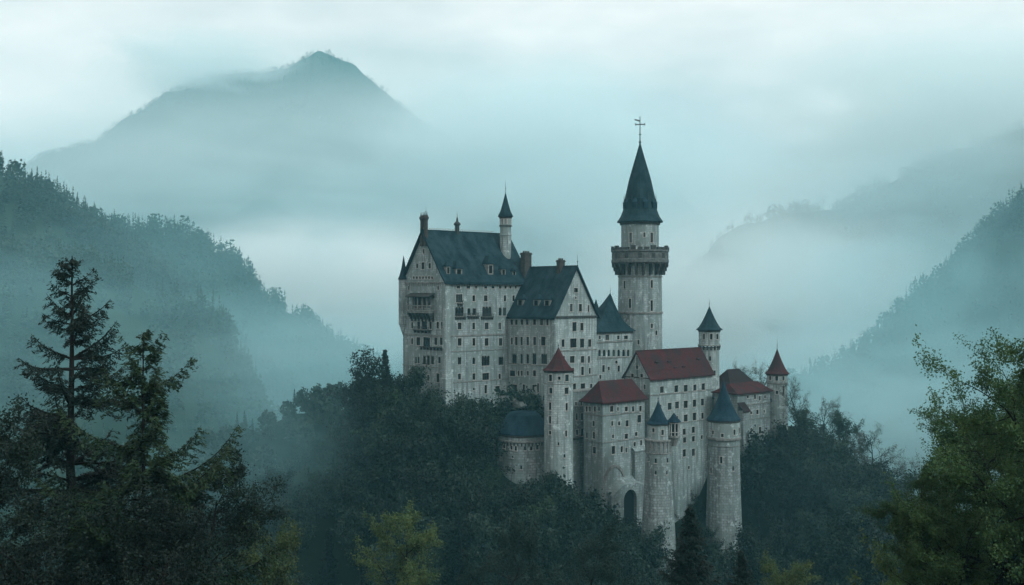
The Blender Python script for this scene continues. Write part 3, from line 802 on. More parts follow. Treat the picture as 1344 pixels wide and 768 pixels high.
class Round:
    """round or polygonal tower; local -y faces the camera"""
    def __init__(s, name, label, px, Y, rpx, top_py, base_z=None, group=None, mt='stone', seg=24, cat='tower'):
        s.Y = Y; s.c = ((px - 672) / F * Y, Y); s.k = Y / F; s.px = px
        if base_z is None: base_z = float(terrain(*s.c)) - 3.5
        s.zb = base_z; s.r0 = rpx * s.k
        s.az = math.atan2(s.c[0], s.c[1])
        s.root = tag(empty(name, (s.c[0], s.c[1], base_z), -s.az), label, cat, group)
        s.mt = M[mt]; s.n = seg; s.wins = []
    def z(s, py): return zat(py, s.Y) - s.zb
    def wall(s, profile, wins=(), name='wall', parent=None, mt=None):
        """profile [(rpx, z)] bottom to top, windows [(px, py, w, h)]"""
        zs = [p[1] for p in profile]; rs = [p[0] * s.k for p in profile]
        rf = lambda z: float(np.interp(z, zs, rs))
        Rm = max(rs); ops = []; put = []
        for q in wins:
            px, py, w, h = q[:4]; style = q[4] if len(q) > 4 else 'rect'
            zc = s.z(py); r = rf(zc); a = math.asin(max(-0.97, min(0.97, (px - s.px) * s.k / r)))
            ww = max(0.35, w * s.k / max(0.45, math.cos(a))); hh = h * s.k
            ops.append((a * Rm - ww / 2 * Rm / r, a * Rm + ww / 2 * Rm / r, zc - hh / 2, zc + hh / 2)); put.append((a, r, zc, ww, hh, style))
        mb = MB()
        ul = [Rm * (-math.pi + 2 * math.pi * i / s.n) for i in range(s.n + 1)]
        fm = lambda u, z, d: ((rf(z) - d) * math.sin(u / Rm), -(rf(z) - d) * math.cos(u / Rm), z)
        for i in range(len(zs) - 1):
            o2 = [o for o in ops if o[2] >= zs[i] - 1e-3 and o[3] <= zs[i+1] + 1e-3]
            panel(mb, fm, -math.pi * Rm, math.pi * Rm, zs[i], (lambda zz: (lambda u: zz))(zs[i+1]), o2, ul)
        o = mb.build(name, mt or s.mt, parent or s.root)
        for a, r, zc, ww, hh, style in put:
            put_window(s.root, ((r) * math.sin(a), -(r) * math.cos(a), zc), a, ww, hh, style)
        return o
    def ring(s, rpx, z0, z1, name='string_course', mt='trim', inner=None):
        mb = MB(); r = rpx * s.k; ri = (inner * s.k) if inner else r - 0.6
        mb.lathe([(ri, z0), (r - 0.04, z0), (r, z0 + 0.08), (r, z1 - 0.06), (r - 0.05, z1), (ri, z1)], 32, cap=False)
        return mb.build(name, M[mt], s.root)
    def cone(s, eave_rpx, eave_py, apex_py, mt='slate', n=24, flare=True, fin_py=None, rot=0.0):
        z0 = s.z(eave_py); z1 = s.z(apex_py); r = eave_rpx * s.k; h = z1 - z0
        pr = [(0.05, z0 - 0.02), (r - 0.12, z0 - 0.02), (r, z0 + 0.12), (r * 0.80, z0 + h * 0.115), (r * 0.62, z0 + h * 0.27), (r * 0.40, z0 + h * 0.50), (r * 0.20, z0 + h * 0.745), (0.06, z1)] if flare else \
             [(0.05, z0 - 0.02), (r - 0.12, z0 - 0.02), (r, z0 + 0.12), (r * 0.5, z0 + h * 0.5), (0.06, z1)]
        mb = MB(); mb.lathe(pr, n, rot=rot, smooth=n > 10)
        o = mb.build('roof', M[mt], s.root)
        if fin_py:
            f = MB(); finial(f, 0, 0, z1, s.z(fin_py) - z1, 0.07, 0.16); f.build('finial', M['iron'], o)
        return o
    def corbels(s, n, r_in, r_out, z0, z1, mt='dark_trim', width=0.34):
        mb = MB(); I = Matrix.Identity(4)
        ri, ro = (r_in - 0.3) * s.k, r_out * s.k; w = width
        for k in range(3):
            f0 = k / 3; f1 = (k + 1) / 3
            mb.obox(I, -w/2, w/2, ri, ri + (ro - ri) * (0.35 + 0.65 * f1), z0 + (z1 - z0) * f0, z0 + (z1 - z0) * f1)
        me = mb.mesh('corbel', M[mt])
        for i in range(n):
            o = link('corbel', me, s.root); o.rotation_euler = (0, 0, 2 * math.pi * (i + 0.5) / n)

def dormer(roof, x, y, z, w, d, h, rh, face='R', roofmt='slate'):
    """little roof house: opening faces out of the slope"""
    mb = MB(); x2 = w / 2
    mb.box(-x2, x2, 0, d, -0.8, h, 0)
    mb.face([(-x2*.6, -0.01, h*.25), (x2*.6, -0.01, h*.25), (x2*.6, -0.01, h*.85), (-x2*.6, -0.01, h*.85)], m=2)
    o_ = 0.25
    for q in ([(-x2-o_, -o_, h), (x2+o_, -o_, h), (0, w*.45, h+rh)], [(x2+o_, -o_, h), (x2+o_, d, h), (0, d, h+rh), (0, w*.45, h+rh)], [(-x2-o_, d, h), (-x2-o_, -o_, h), (0, w*.45, h+rh), (0, d, h+rh)]):
        slab(mb, q, 0.12, m=1)
    o = mb.build('dormer', [M['trim'], M[roofmt], M['void']], roof, (x, y, z))
    o.rotation_euler = (0, 0, 0 if face == 'R' else -math.pi / 2)
    return o
def chimney(roof, x, y, z0, z1, w, d=None, mt='brick', pots=3):
    mb = MB(); d = d or w
    mb.box(-w/2, w/2, -d/2, d/2, z0, z1 - 0.5); mb.box(-w/2 - .14, w/2 + .14, -d/2 - .14, d/2 + .14, z1 - 0.5, z1 - 0.22)
    mb.box(-w/2 - .05, w/2 + .05, -d/2 - .05, d/2 + .05, z1 - 0.22, z1)
    for i in range(pots):
        c = -w/2 + (i + .5) * w / pots; mb.lathe([(w/pots*.36, z1), (w/pots*.28, z1 + 0.45)], 8, (c, 0))
    return mb.build('chimney', M[mt], roof, (x, y, 0))

# ------------------------------------------------------------------ castle buildings
# gabled wing in the middle: corner measured first, the great hall is set from it
BY = 250.0
wing = Block('gabled_wing', 'tall pale gabled block with dark slate roof and white gable left of the tallest tower', 'building', 728, BY, 783, 667, 416, mt='stone_b')
Cx = (wing.o[0] + wing.Wd * V_[0], wing.o[1] + wing.Wd * V_[1])
sA = hit(585, Cx, (-U[0], -U[1]))
A0 = (Cx[0] - sA * U[0], Cx[1] - sA * U[1])
pA = 672 + A0[0] / A0[1] * F

wr = wing.row
wr('L', 423, [(671.6,3.4,7),(677.5,3.4,7),(685,3.4,7),(692,3.6,7),(701.4,4,7),(710.8,4,8),(718.5,3,8)])
wr('L', 447.7, [(671.6,2.6,9),(677.5,3.6,11),(684.5,3,11),(692.5,3.4,11),(701.6,3.8,11),(713,6,12)])
wr('L', 471, [(675,6,14),(684.5,3,13),(692.5,3.4,13),(701.2,5.2,15),(714,7.5,14)], 'arch')
wr('L', 490, [(672.5,7,8),(680.5,2.5,7),(684.6,2.8,7),(692.7,2.6,6),(701.4,4,8)])
wr('L', 509, [(675.7,6,9),(687.4,3.2,9),(700,3,8),(706,2.5,12)])
wr('R', 404, [(749.7,3.6,10),(761.8,4,10)]); wr('R', 381, [(756,5,6)]); wr('R', 391, [(755.8,2,3)]); wr('R', 405, [(772.5,2,9)])
wr('R', 429, [(754,5.4,12),(763.7,4,10)])
wr('R', 450.5, [(739,3.8,10),(752.5,8.4,12),(764,5.4,12),(774,4,10)])
wr('R', 472, [(751,6,9),(764.6,4.5,9),(773,2.6,9),(740,3,9)])
wr('R', 487, [(764.6,3.6,11),(752,3.2,8),(774,2.4,8)])
wr('R', 508, [(754,4,9),(765,6,9),(776,3,8)])
gh2 = zat(350, 255) - zat(416, 250); LW = wing.L
gh2 = 11.6
wing.finish(topR=lambda u: wing.ze + gh2 * (1 - abs(u - LW / 2) / (LW / 2)), apexR=(LW / 2,))
rf2, rz2, k2, lf2 = gable_roof(wing.root, wing.L, wing.Wd, wing.ze, gh2, 'y', 0.7, 0.6, th=0.5)
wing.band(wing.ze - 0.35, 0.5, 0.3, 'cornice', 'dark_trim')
wing.band(wing.loc('R', 728, 462)[1], 0.3, 0.15, faces='R')
wing.band(wing.loc('L', 728, 482)[1], 0.25, 0.14, faces='L', mt='trim')
wing.band(wing.loc('R', 728, 497)[1], 0.25, 0.14, faces='R')
mb = MB()
for a in (0, 1):
    z0 = 0; mb.box(-0.12, 0.75, -0.12, 0.002, z0, wing.ze - 0.4) if a == 0 else mb.box(-0.12, 0.002, 0.002, 0.75, z0, wing.ze - 0.4)
mb.build('quoin', M['stone'], wing.root)
# chimneys and dormers of the wing
chimney(rf2, wing.L * .5 - 0.3, wing.Wd * 0.30, wing.ze + gh2 - 2.5, wing.ze + gh2 + 2.1, 1.7, 1.2, pots=3)
chimney(rf2, wing.L * .5 - 0.6, wing.Wd * 1.0 + 0.6, wing.ze + gh2 - 9, wing.ze + gh2 + 4.2, 2.3, 1.6, 'brick', pots=4)
f = MB(); finial(f, LW / 2, -0.5, rz2, 2.6, 0.08, 0.2); f.build('finial', M['iron'], rf2)
for fy, hh in ((0.24, 0), (0.47, -0.25), (0.82, 0)):
    # on the left slope: x small; slope rises with x
    xx = 1.25 + hh * 0
    dormer(rf2, xx, wing.Wd * fy, wing.ze + xx * k2 + 0.1, 2.0, 2.6, 2.0, 1.2, 'L')

# great hall
hall = Block('great_hall', 'largest pale palace block with steep dark slate roof and balcony, at the left end', 'building', pA, A0[1], 694, 529, 370)
hr = hall.row
hr('R', 377, [(601.6,4.6,4),(614.5,5,4),(624.6,4,4),(637.5,4,4),(647,4,4),(656.5,3.4,4),(663.5,3,4),(670,2.8,4),(677,2.4,4)])
hr('R', 391.7, [(602.6,8.6,11),(621.8,3.6,8),(637.5,4.6,8),(662.8,3,8),(674,3,8)])
hr('R', 409, [(603,11,12),(615.5,4,9),(622.5,4.5,9),(639,12,13),(656.5,3.6,11),(662.3,4,11)], 'arch')
hr('R', 428, [(603.3,5,9),(621.8,3.6,9),(638.7,5,9),(655.8,3.6,9)])
hr('R', 449, [(603.3,5,10),(622,3.8,10),(638.7,5,10),(657,4.4,10)])
hr('R', 473.7, [(603.3,4.4,10),(622,3.6,9),(637.5,10.5,13),(657.5,6,11)], 'arch')
hr('R', 494.5, [(603,4,8),(622,4,8.5),(637.5,9,9),(655.8,3,7)])
hr('R', 511, [(637.5,3.4,11),(622,2,3),(653,6,8)])
hr('R', 527, [(612,2,3),(645,2.4,4)])
hr('L', 349, [(555,4,9),(547.6,2.6,6),(564,3,7)]); hr('L', 330, [(556,2.2,6)]); hr('L', 320, [(556.5,1.4,3)])
hr('L', 364.5, [(x, 2.4, 3.4) for x in (543,547,551,555,559,563,567)])
hr('L', 378, [(536.5,2,5),(575,2,5)])
hr('L', 396, [(545.5,4,17),(551,4.4,17),(557,4.4,17),(563,4,17),(535,1.6,4)])
hr('L', 427, [(541,2.6,8),(549.5,4,10),(557,7,11),(565,3.4,10),(574.5,3,9),(580,2.4,9)])
hr('L', 448, [(541,2.6,8),(549,5,11),(560,9,13,449),(572,4,10),(579,3.6,10)])
hr('L', 472.5, [(545.8,2.2,9),(549.2,2.2,9),(557,3.6,12),(562,3.6,13),(567.5,4,12),(576.6,3,9)], 'arch')
hr('L', 496, [(548,2.6,7),(574.6,4,12),(562,3,8)])
ghA = 11.9; HW = hall.Wd
hall.finish(topL=lambda u: hall.ze + ghA * (1 - abs(u - HW / 2) / (HW / 2)), apexL=(HW / 2,))
rf1, rz1, k1, lf1 = gable_roof(hall.root, hall.L, hall.Wd, hall.ze, ghA, 'x', 0.75, 0.8, th=0.6)
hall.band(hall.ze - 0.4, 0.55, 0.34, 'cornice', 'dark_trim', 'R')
hall.band(hall.ze - 0.30, 0.3, 0.2, faces='L')
hall.band(hall.loc('R', 594, 442)[1], 0.3, 0.16)
hall.band(hall.loc('R', 594, 462)[1], 0.18, 0.12, faces='R')
hall.band(hall.loc('R', 594, 503)[1], 0.24, 0.14, faces='R')
hall.band(hall.loc('L', 560, 482)[1], 0.2, 0.12, faces='L')
# corner pilaster and battered base pier
mb = MB(); mb.box(-0.22, 1.25, -0.22, -0.002, 0, hall.ze - 0.5); mb.box(-0.22, -0.002, -0.002, 1.0, 0, hall.ze - 0.5)
zq = hall.loc('R', 586, 497)[1]
mb.box(-0.5, 1.7, -0.6, -0.225, 0, zq); mb.box(-0.6, -0.225, -0.22, 1.4, 0, zq - 0.003)
mb.build('corner_pier', M['stone_b'], hall.root)
# arched frieze over the gable base, carved panels under window groups
mb = MB()
for i in range(22):
    u = 0.5 + i * (HW - 1) / 21; mb.box(-0.14, -0.002, u - 0.1, u + 0.1, hall.ze - 0.95, hall.ze - 0.302)
for i in range(int(hall.L / 0.8)):
    u = 0.9 + i * 0.8; mb.box(u - 0.12, u + 0.12, -0.2, -0.002, hall.ze - 0.9, hall.ze - 0.402)
mb.build('frieze', M['trim'], hall.root)
mb = MB()
for (p0, p1, py) in ((597, 611, 416.5), (613, 628, 415.5), (631, 647, 416.5), (600, 607, 399)):
    a, z = hall.loc('R', p0, py); b, _ = hall.loc('R', p1, py)
    mb.box(a, b, -0.45, -0.002, z - 0.12, z + 0.16)
    n = max(3, int((b - a) / 0.45))
    for i in range(n):
        c = a + (i + 0.5) * (b - a) / n
        mb.box(c - 0.08, c + 0.08, -0.36, -0.002, z - 0.62, z - 0.122); mb.box(c - 0.05, c + 0.05, -0.43, -0.35, z + 0.162, z + 0.75)
    mb.box(a, b, -0.44, -0.34, z + 0.752, z + 0.85)
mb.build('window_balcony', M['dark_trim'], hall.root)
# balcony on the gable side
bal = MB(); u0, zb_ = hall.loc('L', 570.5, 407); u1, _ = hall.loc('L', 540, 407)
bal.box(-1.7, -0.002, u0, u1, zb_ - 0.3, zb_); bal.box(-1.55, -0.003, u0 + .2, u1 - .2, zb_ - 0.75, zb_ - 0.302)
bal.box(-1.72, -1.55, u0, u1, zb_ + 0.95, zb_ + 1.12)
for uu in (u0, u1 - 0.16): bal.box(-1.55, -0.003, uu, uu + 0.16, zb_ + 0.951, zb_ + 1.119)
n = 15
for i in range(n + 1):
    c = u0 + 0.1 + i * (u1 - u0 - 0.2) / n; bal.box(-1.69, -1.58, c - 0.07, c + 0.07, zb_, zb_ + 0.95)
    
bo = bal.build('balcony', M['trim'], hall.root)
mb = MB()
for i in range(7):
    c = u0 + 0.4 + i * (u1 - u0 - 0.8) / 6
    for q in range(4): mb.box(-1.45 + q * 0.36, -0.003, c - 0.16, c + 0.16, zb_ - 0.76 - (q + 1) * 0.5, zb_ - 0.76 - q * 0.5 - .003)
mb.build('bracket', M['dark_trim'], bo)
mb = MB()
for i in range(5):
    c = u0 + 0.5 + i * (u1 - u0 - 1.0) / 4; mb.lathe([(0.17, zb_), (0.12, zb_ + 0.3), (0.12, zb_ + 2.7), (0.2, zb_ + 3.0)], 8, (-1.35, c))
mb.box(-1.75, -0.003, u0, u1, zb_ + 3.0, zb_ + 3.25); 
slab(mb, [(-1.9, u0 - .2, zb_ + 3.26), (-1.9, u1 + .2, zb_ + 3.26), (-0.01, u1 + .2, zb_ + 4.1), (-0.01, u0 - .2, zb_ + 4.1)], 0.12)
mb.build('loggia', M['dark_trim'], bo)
# second small balcony below
mb = MB(); u0, zb_ = hall.loc('L', 566, 433.5); u1, _ = hall.loc('L', 545, 433.5)
mb.box(-0.8, -0.002, u0, u1, zb_ - 0.2, zb_); mb.box(-0.8, -0.7, u0, u1, zb_ + 0.7, zb_ + 0.8)
for i in range(12): c = u0 + .1 + i * (u1 - u0 - .2) / 11; mb.box(-0.78, -0.72, c - .05, c + .05, zb_, zb_ + .7)
for i in range(5):
    c = u0 + .3 + i * (u1 - u0 - .6) / 4; mb.box(-0.6, -0.003, c - .12, c + .12, zb_ - .7, zb_ - .203)
mb.build('balcony', M['dark_trim'], hall.root)
mb = MB(); u0, zb_ = hall.loc('L', 581, 456); u1, _ = hall.loc('L', 553, 456)
mb.box(-0.7, -0.002, u0, u1, zb_ - 0.2, zb_)
for i in range(7):
    c = u0 + .3 + i * (u1 - u0 - .6) / 6; mb.box(-0.55, -0.003, c - .12, c + .12, zb_ - .8, zb_ - .203)
mb.build('balcony', M['dark_trim'], hall.root)
# far left corner turret corbelled out
mb = MB(); zt = hall.loc('L', 530, 369)[1]; zl = hall.loc('L', 530, 425)[1]
mb.lathe([(0.15, zl - 3), (1.0, zl - 0.6), (1.25, zl), (1.25, zt + 0.4)], 16, (0.1, HW - 0.1))
tu = mb.build('corner_turret', M['stone'], hall.root)
mb = MB(); zs_ = hall.loc('L', 530, 336)[1]
mb.lathe([(1.5, zt + 0.41), (1.1, zt + 1.2), (0.6, zt + 3.0), (0.05, zs_)], 12, (0.1, HW - 0.1)); mb.build('spire', M['slate'], tu)
mb = MB(); mb.lathe([(0.5, hall.ze + .2), (0.4, hall.ze + 1.5), (0.03, hall.ze + 5.0)], 8, (hall.L - 0.2, 0.3)); mb.build('pinnacle', M['dark_trim'], rf1)
# twin chimney stacks on the gable apex
for dy in (-0.95, 0.55):
    mb = MB(); zc = hall.ze + ghA
    mb.lathe([(0.62, zc - 3.2), (0.5, zc - 0.2), (0.46, zc + 3.0), (0.72, zc + 3.4), (0.72, zc + 3.8), (0.5, zc + 3.9), (0.5, zc + 4.2)], 8, smooth=False)
    for i in range(4): mb.lathe([(0.12, zc + 4.2), (0.02, zc + 5.0)], 5, (0.36 * math.cos(i * 1.57), 0.36 * math.sin(i * 1.57)))
    if dy < 0: finial(mb, 0, 0, zc + 4.2, 2.4, 0.06, 0.15)
    mb.build('chimney', M['brick'], rf1, (-0.1, HW / 2 + dy, 0))
xr = hit(600, (hall.o[0] + HW/2*V_[0], hall.o[1] + HW/2*V_[1]), U)
mb = MB(); zc = rz1
mb.lathe([(0.62, zc - 1.5), (0.55, zc + 1.4), (0.85, zc + 1.7), (0.85, zc + 2.0), (0.3, zc + 2.5), (0.25, zc + 3.0), (0.05, zc + 3.8)], 8, smooth=False); finial(mb, 0, 0, zc + 3.6, 1.6, .05, .12)
mb.build('chimney', M['iron'], rf1, (xr, HW / 2, 0))
mb = MB()                                                   # ridge crest
mb.box(0, hall.L - 4.2, HW/2 - .02, HW/2 + .02, rz1 + .45, rz1 + .5)
for i in range(int((hall.L - 4.4) / 0.55)): mb.box(i * .55, i * .55 + .05, HW/2 - .03, HW/2 + .03, rz1 + .1, rz1 + .62)
mb.build('ridge_crest', M['sill'], rf1)
for px, py, w, h, rh in ((588.5, 357, 1.1, 2.4, 1.0), (602.5, 357, 2.0, 1.9, 1.9), (644, 356, 1.7, 3.2, 1.9), (661, 356, 1.3, 2.0, 1.0), (675, 357, 1.1, 1.5, .8)):
    y_ = 0.85; d_ = hit(px, (hall.o[0] + y_*V_[0], hall.o[1] + y_*V_[1]), U)
    dormer(rf1, d_, y_, hall.ze + y_ * k1 + 0.2, w, w * 1.2, h, rh)
y_ = 4.3; d_ = hit(625.5, (hall.o[0] + y_*V_[0], hall.o[1] + y_*V_[1]), U)
dormer(rf1, d_, y_, hall.ze + y_ * k1 + 0.1, 1.0, 1.2, 0.5, 0.4)
# stair turret rising through the roof
y_ = HW * 0.30; d_ = hit(663.5, (hall.o[0] + y_*V_[0], hall.o[1] + y_*V_[1]), U)
Yt = hall.o[1] + d_ * U[1] + y_ * V_[1]; kk = Yt / F
zz = lambda py: zat(py, Yt) - hall.zb
mb = MB(); mb.lathe([(1.3, zz(352)), (7.5*kk, zz(322)), (7.5*kk, zz(310)), (8.2*kk, zz(309.5)), (8.2*kk, zz(308)), (7.3*kk, zz(307.5)), (7.3*kk, zz(284))], 16, (d_, y_))
st = mb.build('stair_turret', M['stone'], rf1)
mb = MB(); mb.lathe([(8.6*kk, zz(297.4)), (8.6*kk, zz(296))], 16, (d_, y_)); mb.build('string_course', M['dark_trim'], st)
mb = MB(); mb.lathe([(8.2*kk, zz(287)), (8.6*kk, zz(284.9))], 16, (d_, y_)); mb.build('cornice', M['dark_trim'], st)
for i in range(5):
    a = -math.pi / 2 - T + (i - 2) * 0.62
    q = put_window(st, (d_ + 7.3*kk*math.cos(a), y_ + 7.3*kk*math.sin(a), zz(291.5)), a + math.pi/2, 0.55, 1.3, 'rect', False)
mb = MB(); mb.lathe([(0.1, zz(285.0)), (10*kk, zz(284.8)), (10.3*kk, zz(284)), (6.8*kk, zz(277)), (3.6*kk, zz(266)), (0.05, zz(253))], 12, (d_, y_)); so = mb.build('spire', M['slate'], st)
mb = MB(); finial(mb, d_, y_, zz(253), 3.0, 0.07, 0.16); mb.build('finial', M['iron'], so)

# tallest tower
TW = 'towers of the castle'
kp = Round('main_tower', 'tallest pale round tower with corbelled gallery and dark green spire with a cross', 840, 278, 28.5, 292, group=TW, seg=28)
zg = kp.z(322)
kp.wall([(30, 0), (28.8, kp.z(411)), (28.3, kp.z(362)), (28.3, kp.z(340))], [(820,374,2.6,10),(855,373,2.8,10),(827,398,3.2,12),(855,401,3,14),(855,427,2.8,6),(861,436,2.6,6),(826,430,2.6,6),(838,448,2.6,6)])
kp.ring(30, kp.z(411.5), kp.z(409), inner=27.5)
kp.ring(29.2, kp.z(364), kp.z(362.5), inner=27.5)
kp.corbels(20, 28.3, 37, kp.z(361), kp.z(346), 'dark_trim', 0.55)
mb = MB(); k_ = kp.k
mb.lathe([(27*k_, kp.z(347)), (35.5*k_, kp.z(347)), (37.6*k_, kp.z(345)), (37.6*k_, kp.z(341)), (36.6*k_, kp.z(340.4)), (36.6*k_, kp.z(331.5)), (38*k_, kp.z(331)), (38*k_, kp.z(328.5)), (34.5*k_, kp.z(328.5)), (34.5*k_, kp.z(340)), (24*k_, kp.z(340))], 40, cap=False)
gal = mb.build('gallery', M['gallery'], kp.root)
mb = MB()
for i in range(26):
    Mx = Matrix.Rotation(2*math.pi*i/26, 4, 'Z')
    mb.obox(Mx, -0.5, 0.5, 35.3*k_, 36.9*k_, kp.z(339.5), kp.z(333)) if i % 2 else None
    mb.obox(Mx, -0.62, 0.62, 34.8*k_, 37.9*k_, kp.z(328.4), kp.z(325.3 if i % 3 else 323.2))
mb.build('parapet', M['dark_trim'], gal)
kp.wall([(24.6, kp.z(341)), (24.6, kp.z(292))], [(828,313,3.4,13),(855,313,3.4,13),(845.6,309.5,2.6,6),(840,334,4,9)], 'upper_drum', gal)
kp.ring(26.3, kp.z(295.5), kp.z(293), 'cornice', 'dark_trim', inner=23)
mb = MB(); q = lambda r, py: (r*k_, kp.z(py))
mb.lathe([q(2, 292.5), q(29.6, 292.4), q(30.2, 291.4), q(25.5, 284.5), q(22.2, 276), q(20.6, 263), q(20.9, 262), q(20.2, 261.6), q(14.2, 235), q(7.2, 211), q(1.2, 190)], 12, smooth=False)
sp = mb.build('roof', M['slate'], kp.root)
mb = MB()
mb.obox(Matrix.Identity(4), -0.55, 0.55, 18*k_, 22.4*k_, kp.z(274), kp.z(266))
slab(mb, [(-0.8, 22.9*k_, kp.z(266.5)), (0.8, 22.9*k_, kp.z(266.5)), (0, 18*k_, kp.z(258.5))], 0.15)
me_ = mb.mesh('dormer', M['slate_blue'])
for i in range(10):
    o = link('dormer', me_, sp); o.rotation_euler = (0, 0, 2*math.pi*(i + .5)/10)
mb = MB(); finial(mb, 0, 0, 0, 1.5, 0.09, 0.16); me_ = mb.mesh('pinnacle', M['iron'])
for i in range(6):
    a = 2*math.pi*i/6; link('pinnacle', me_, sp, (20.8*k_*math.cos(a), 20.8*k_*math.sin(a), kp.z(262)))
mb = MB(); zt = kp.z(190)
mb.lathe([(0.3, zt - .6), (0.14, zt + .9), (0.1, kp.z(153))], 8)
mb.lathe([(0.05, zt + .3), (0.42, zt + .7), (0.05, zt + 1.1)], 10); mb.lathe([(0.05, kp.z(177)), (0.5, kp.z(176.4)), (0.05, kp.z(175.6))], 8)
mb.box(-1.25, 1.35, -0.09, 0.09, kp.z(164), kp.z(162.8)); mb.box(-1.25, -1.05, -0.10, 0.10, kp.z(165), kp.z(161.8)); mb.box(1.15, 1.35, -0.10, 0.10, kp.z(165), kp.z(161.8))
mb.obox(Matrix.Translation((0, 0, kp.z(159))) @ Matrix.Rotation(R(16), 4, 'Y'), -1.45, 0.0, -0.06, 0.06, -0.15, 0.18)
mb.build('cross', M['iron'], sp)

# stair house between wing and tower
shs = Block('stair_house', 'narrow pale block with pointed dark slate roof beside the tallest tower', 'building', 775, 261.5, 830, 700, 437, W_=9.0, mt='stone_b')
shs.row('R', 443, [(787,2.6,5),(797,5,7),(811.5,3,5),(821.6,5,5)])
shs.row('R', 463.5, [(x, 3.2, 9) for x in (787,793,799,805.5,812,818.5,824.5)], 'arch')
shs.row('R', 484, [(792,3.2,9),(799,2.4,5),(812,3,8)]); shs.row('R', 475.5, [(809,3,4)]); shs.row('R', 495, [(788,2.6,5),(820,2.6,6)])
shs.finish()
shs.band(shs.loc('R', 800, 449.5)[1], 0.28, 0.18); shs.band(shs.ze - .35, .45, .3, 'cornice', 'dark_trim'); shs.band(shs.loc('R', 800, 470.5)[1], 0.22, 0.14)
mb = MB(); n = 9
x0, x1, y0, y1 = -0.7, shs.L + .7, -0.7, 9.7; cx, cyy = hit(801, (shs.o[0]+4.2*V_[0], shs.o[1]+4.2*V_[1]), U), 4.2
zt = zat(385, shs.o[1] + 8) - shs.zb
lv = []
for f_, hf in ((0, 0), (0.2, 0.08), (0.45, 0.24), (0.66, 0.46), (0.85, 0.74), (1.0, 1.0)):
    z = shs.ze + 0.12 + (zt - shs.ze) * hf
    lv.append([(x0+(cx-x0)*f_, y0+(cyy-y0)*f_, z), (x1+(cx-x1)*f_, y0+(cyy-y0)*f_, z), (x1+(cx-x1)*f_, y1+(cyy-y1)*f_, z), (x0+(cx-x0)*f_, y1+(cyy-y1)*f_, z)])
for a, b in zip(lv[:-1], lv[1:]):
    for i in range(4): j = (i+1) % 4; mb.face([a[i], a[j], b[j], b[i]])
mb.face(lv[0][::-1])
ro = mb.build('roof', M['slate'], shs.root)
mb = MB(); finial(mb, cx, cyy, zt, 1.7, .06, .14); mb.build('finial', M['iron'], ro)
for dx_, dy_, hh in ((-2.6, 2.6, -1.6), (-4.0, 0.8, -4.4)):
    mb = MB(); mb.lathe([(0.75, zt + hh - 7), (0.7, zt + hh - 2.6), (0.85, zt + hh - 2.5), (0.05, zt + hh)], 8, (cx + dx_, cyy + dy_), smooth=False); mb.build('pinnacle', M['slate'], ro)

# red roofed long house
red = Block('long_house', 'long pale house with red tiled gable roof in front of the tallest tower', 'building', 853, 254, 935, 820, 497, mt='stone_b', base_z=-58)
red.row('R', 510, [(868.6,4.8,8.5,511.7),(887.6,5,9,510.5),(900,5,9,510),(912,4,8,509),(923,4.4,9,508)])
red.row('R', 530, [(866,4,8,535.5),(879,5,9,533.5),(888.5,5,9,532),(900,5.4,9.5,531),(911.5,4.4,9.5,529.5),(922,4,9,528)])
red.row('R', 548, [(888,4.4,8,550.5),(900,5,9,549),(911.5,4.8,10,547),(922,3,8,546)])
red.row('R', 566, [(898,4,8,567),(910,4,8,564.5)]); red.row('R', 577, [(898.6,4.2,7,577.8),(910,3.8,7,576.3),(921,2.6,5,574)]); red.row('R', 595, [(898,4.2,9.5,595),(910,3.8,9.5,594)])
red.row('R', 615, [(904,2.2,4,614)])
red.row('L', 482, [(836,3.4,4.5)]); red.row('L', 493, [(842,3.6,5),(830,3.6,5)]); red.row('L', 508, [(846,2.6,6)])
RW = red.Wd; ghR = 6.1
red.finish(topL=lambda u: red.ze + ghR * (1 - abs(u - RW / 2) / (RW / 2)), apexL=(RW / 2,))
rr, rzr, kr, _ = gable_roof(red.root, red.L, red.Wd, red.ze, ghR, 'x', 0.6, 0.5, mt='red')
red.band(red.ze - .4, .5, .26, 'cornice', 'dark_trim', 'R'); red.band(red.loc('R', 855, 519.6)[1], .26, .15); 
red.band(red.loc('R', 855, 560.5)[1], .2, .12, faces='R')
mb = MB()                                      # half timber on the gable
for a, b in ((0, RW), ): mb.box(-0.1, -0.003, 0, RW, red.ze - .1, red.ze + .14)
mb.box(-0.09, -0.004, RW/2 - .1, RW/2 + .1, red.ze + .142, red.ze + ghR - .9)
mb.build('timber', M['wood'], red.root)
for px, py, s_ in ((862, 484, .8), (878, 481, .7), (897, 480, .6), (917, 480, .9), (886, 487, .5)):
    y_ = 2.0 if s_ > .65 else 1.1; d_ = hit(px, (red.o[0] + y_*V_[0], red.o[1] + y_*V_[1]), U)
    dormer(rr, d_, y_, red.ze + y_*kr + .1, s_ * 1.1, s_ * 1.3, s_ * .7, s_ * .5, roofmt='brown')

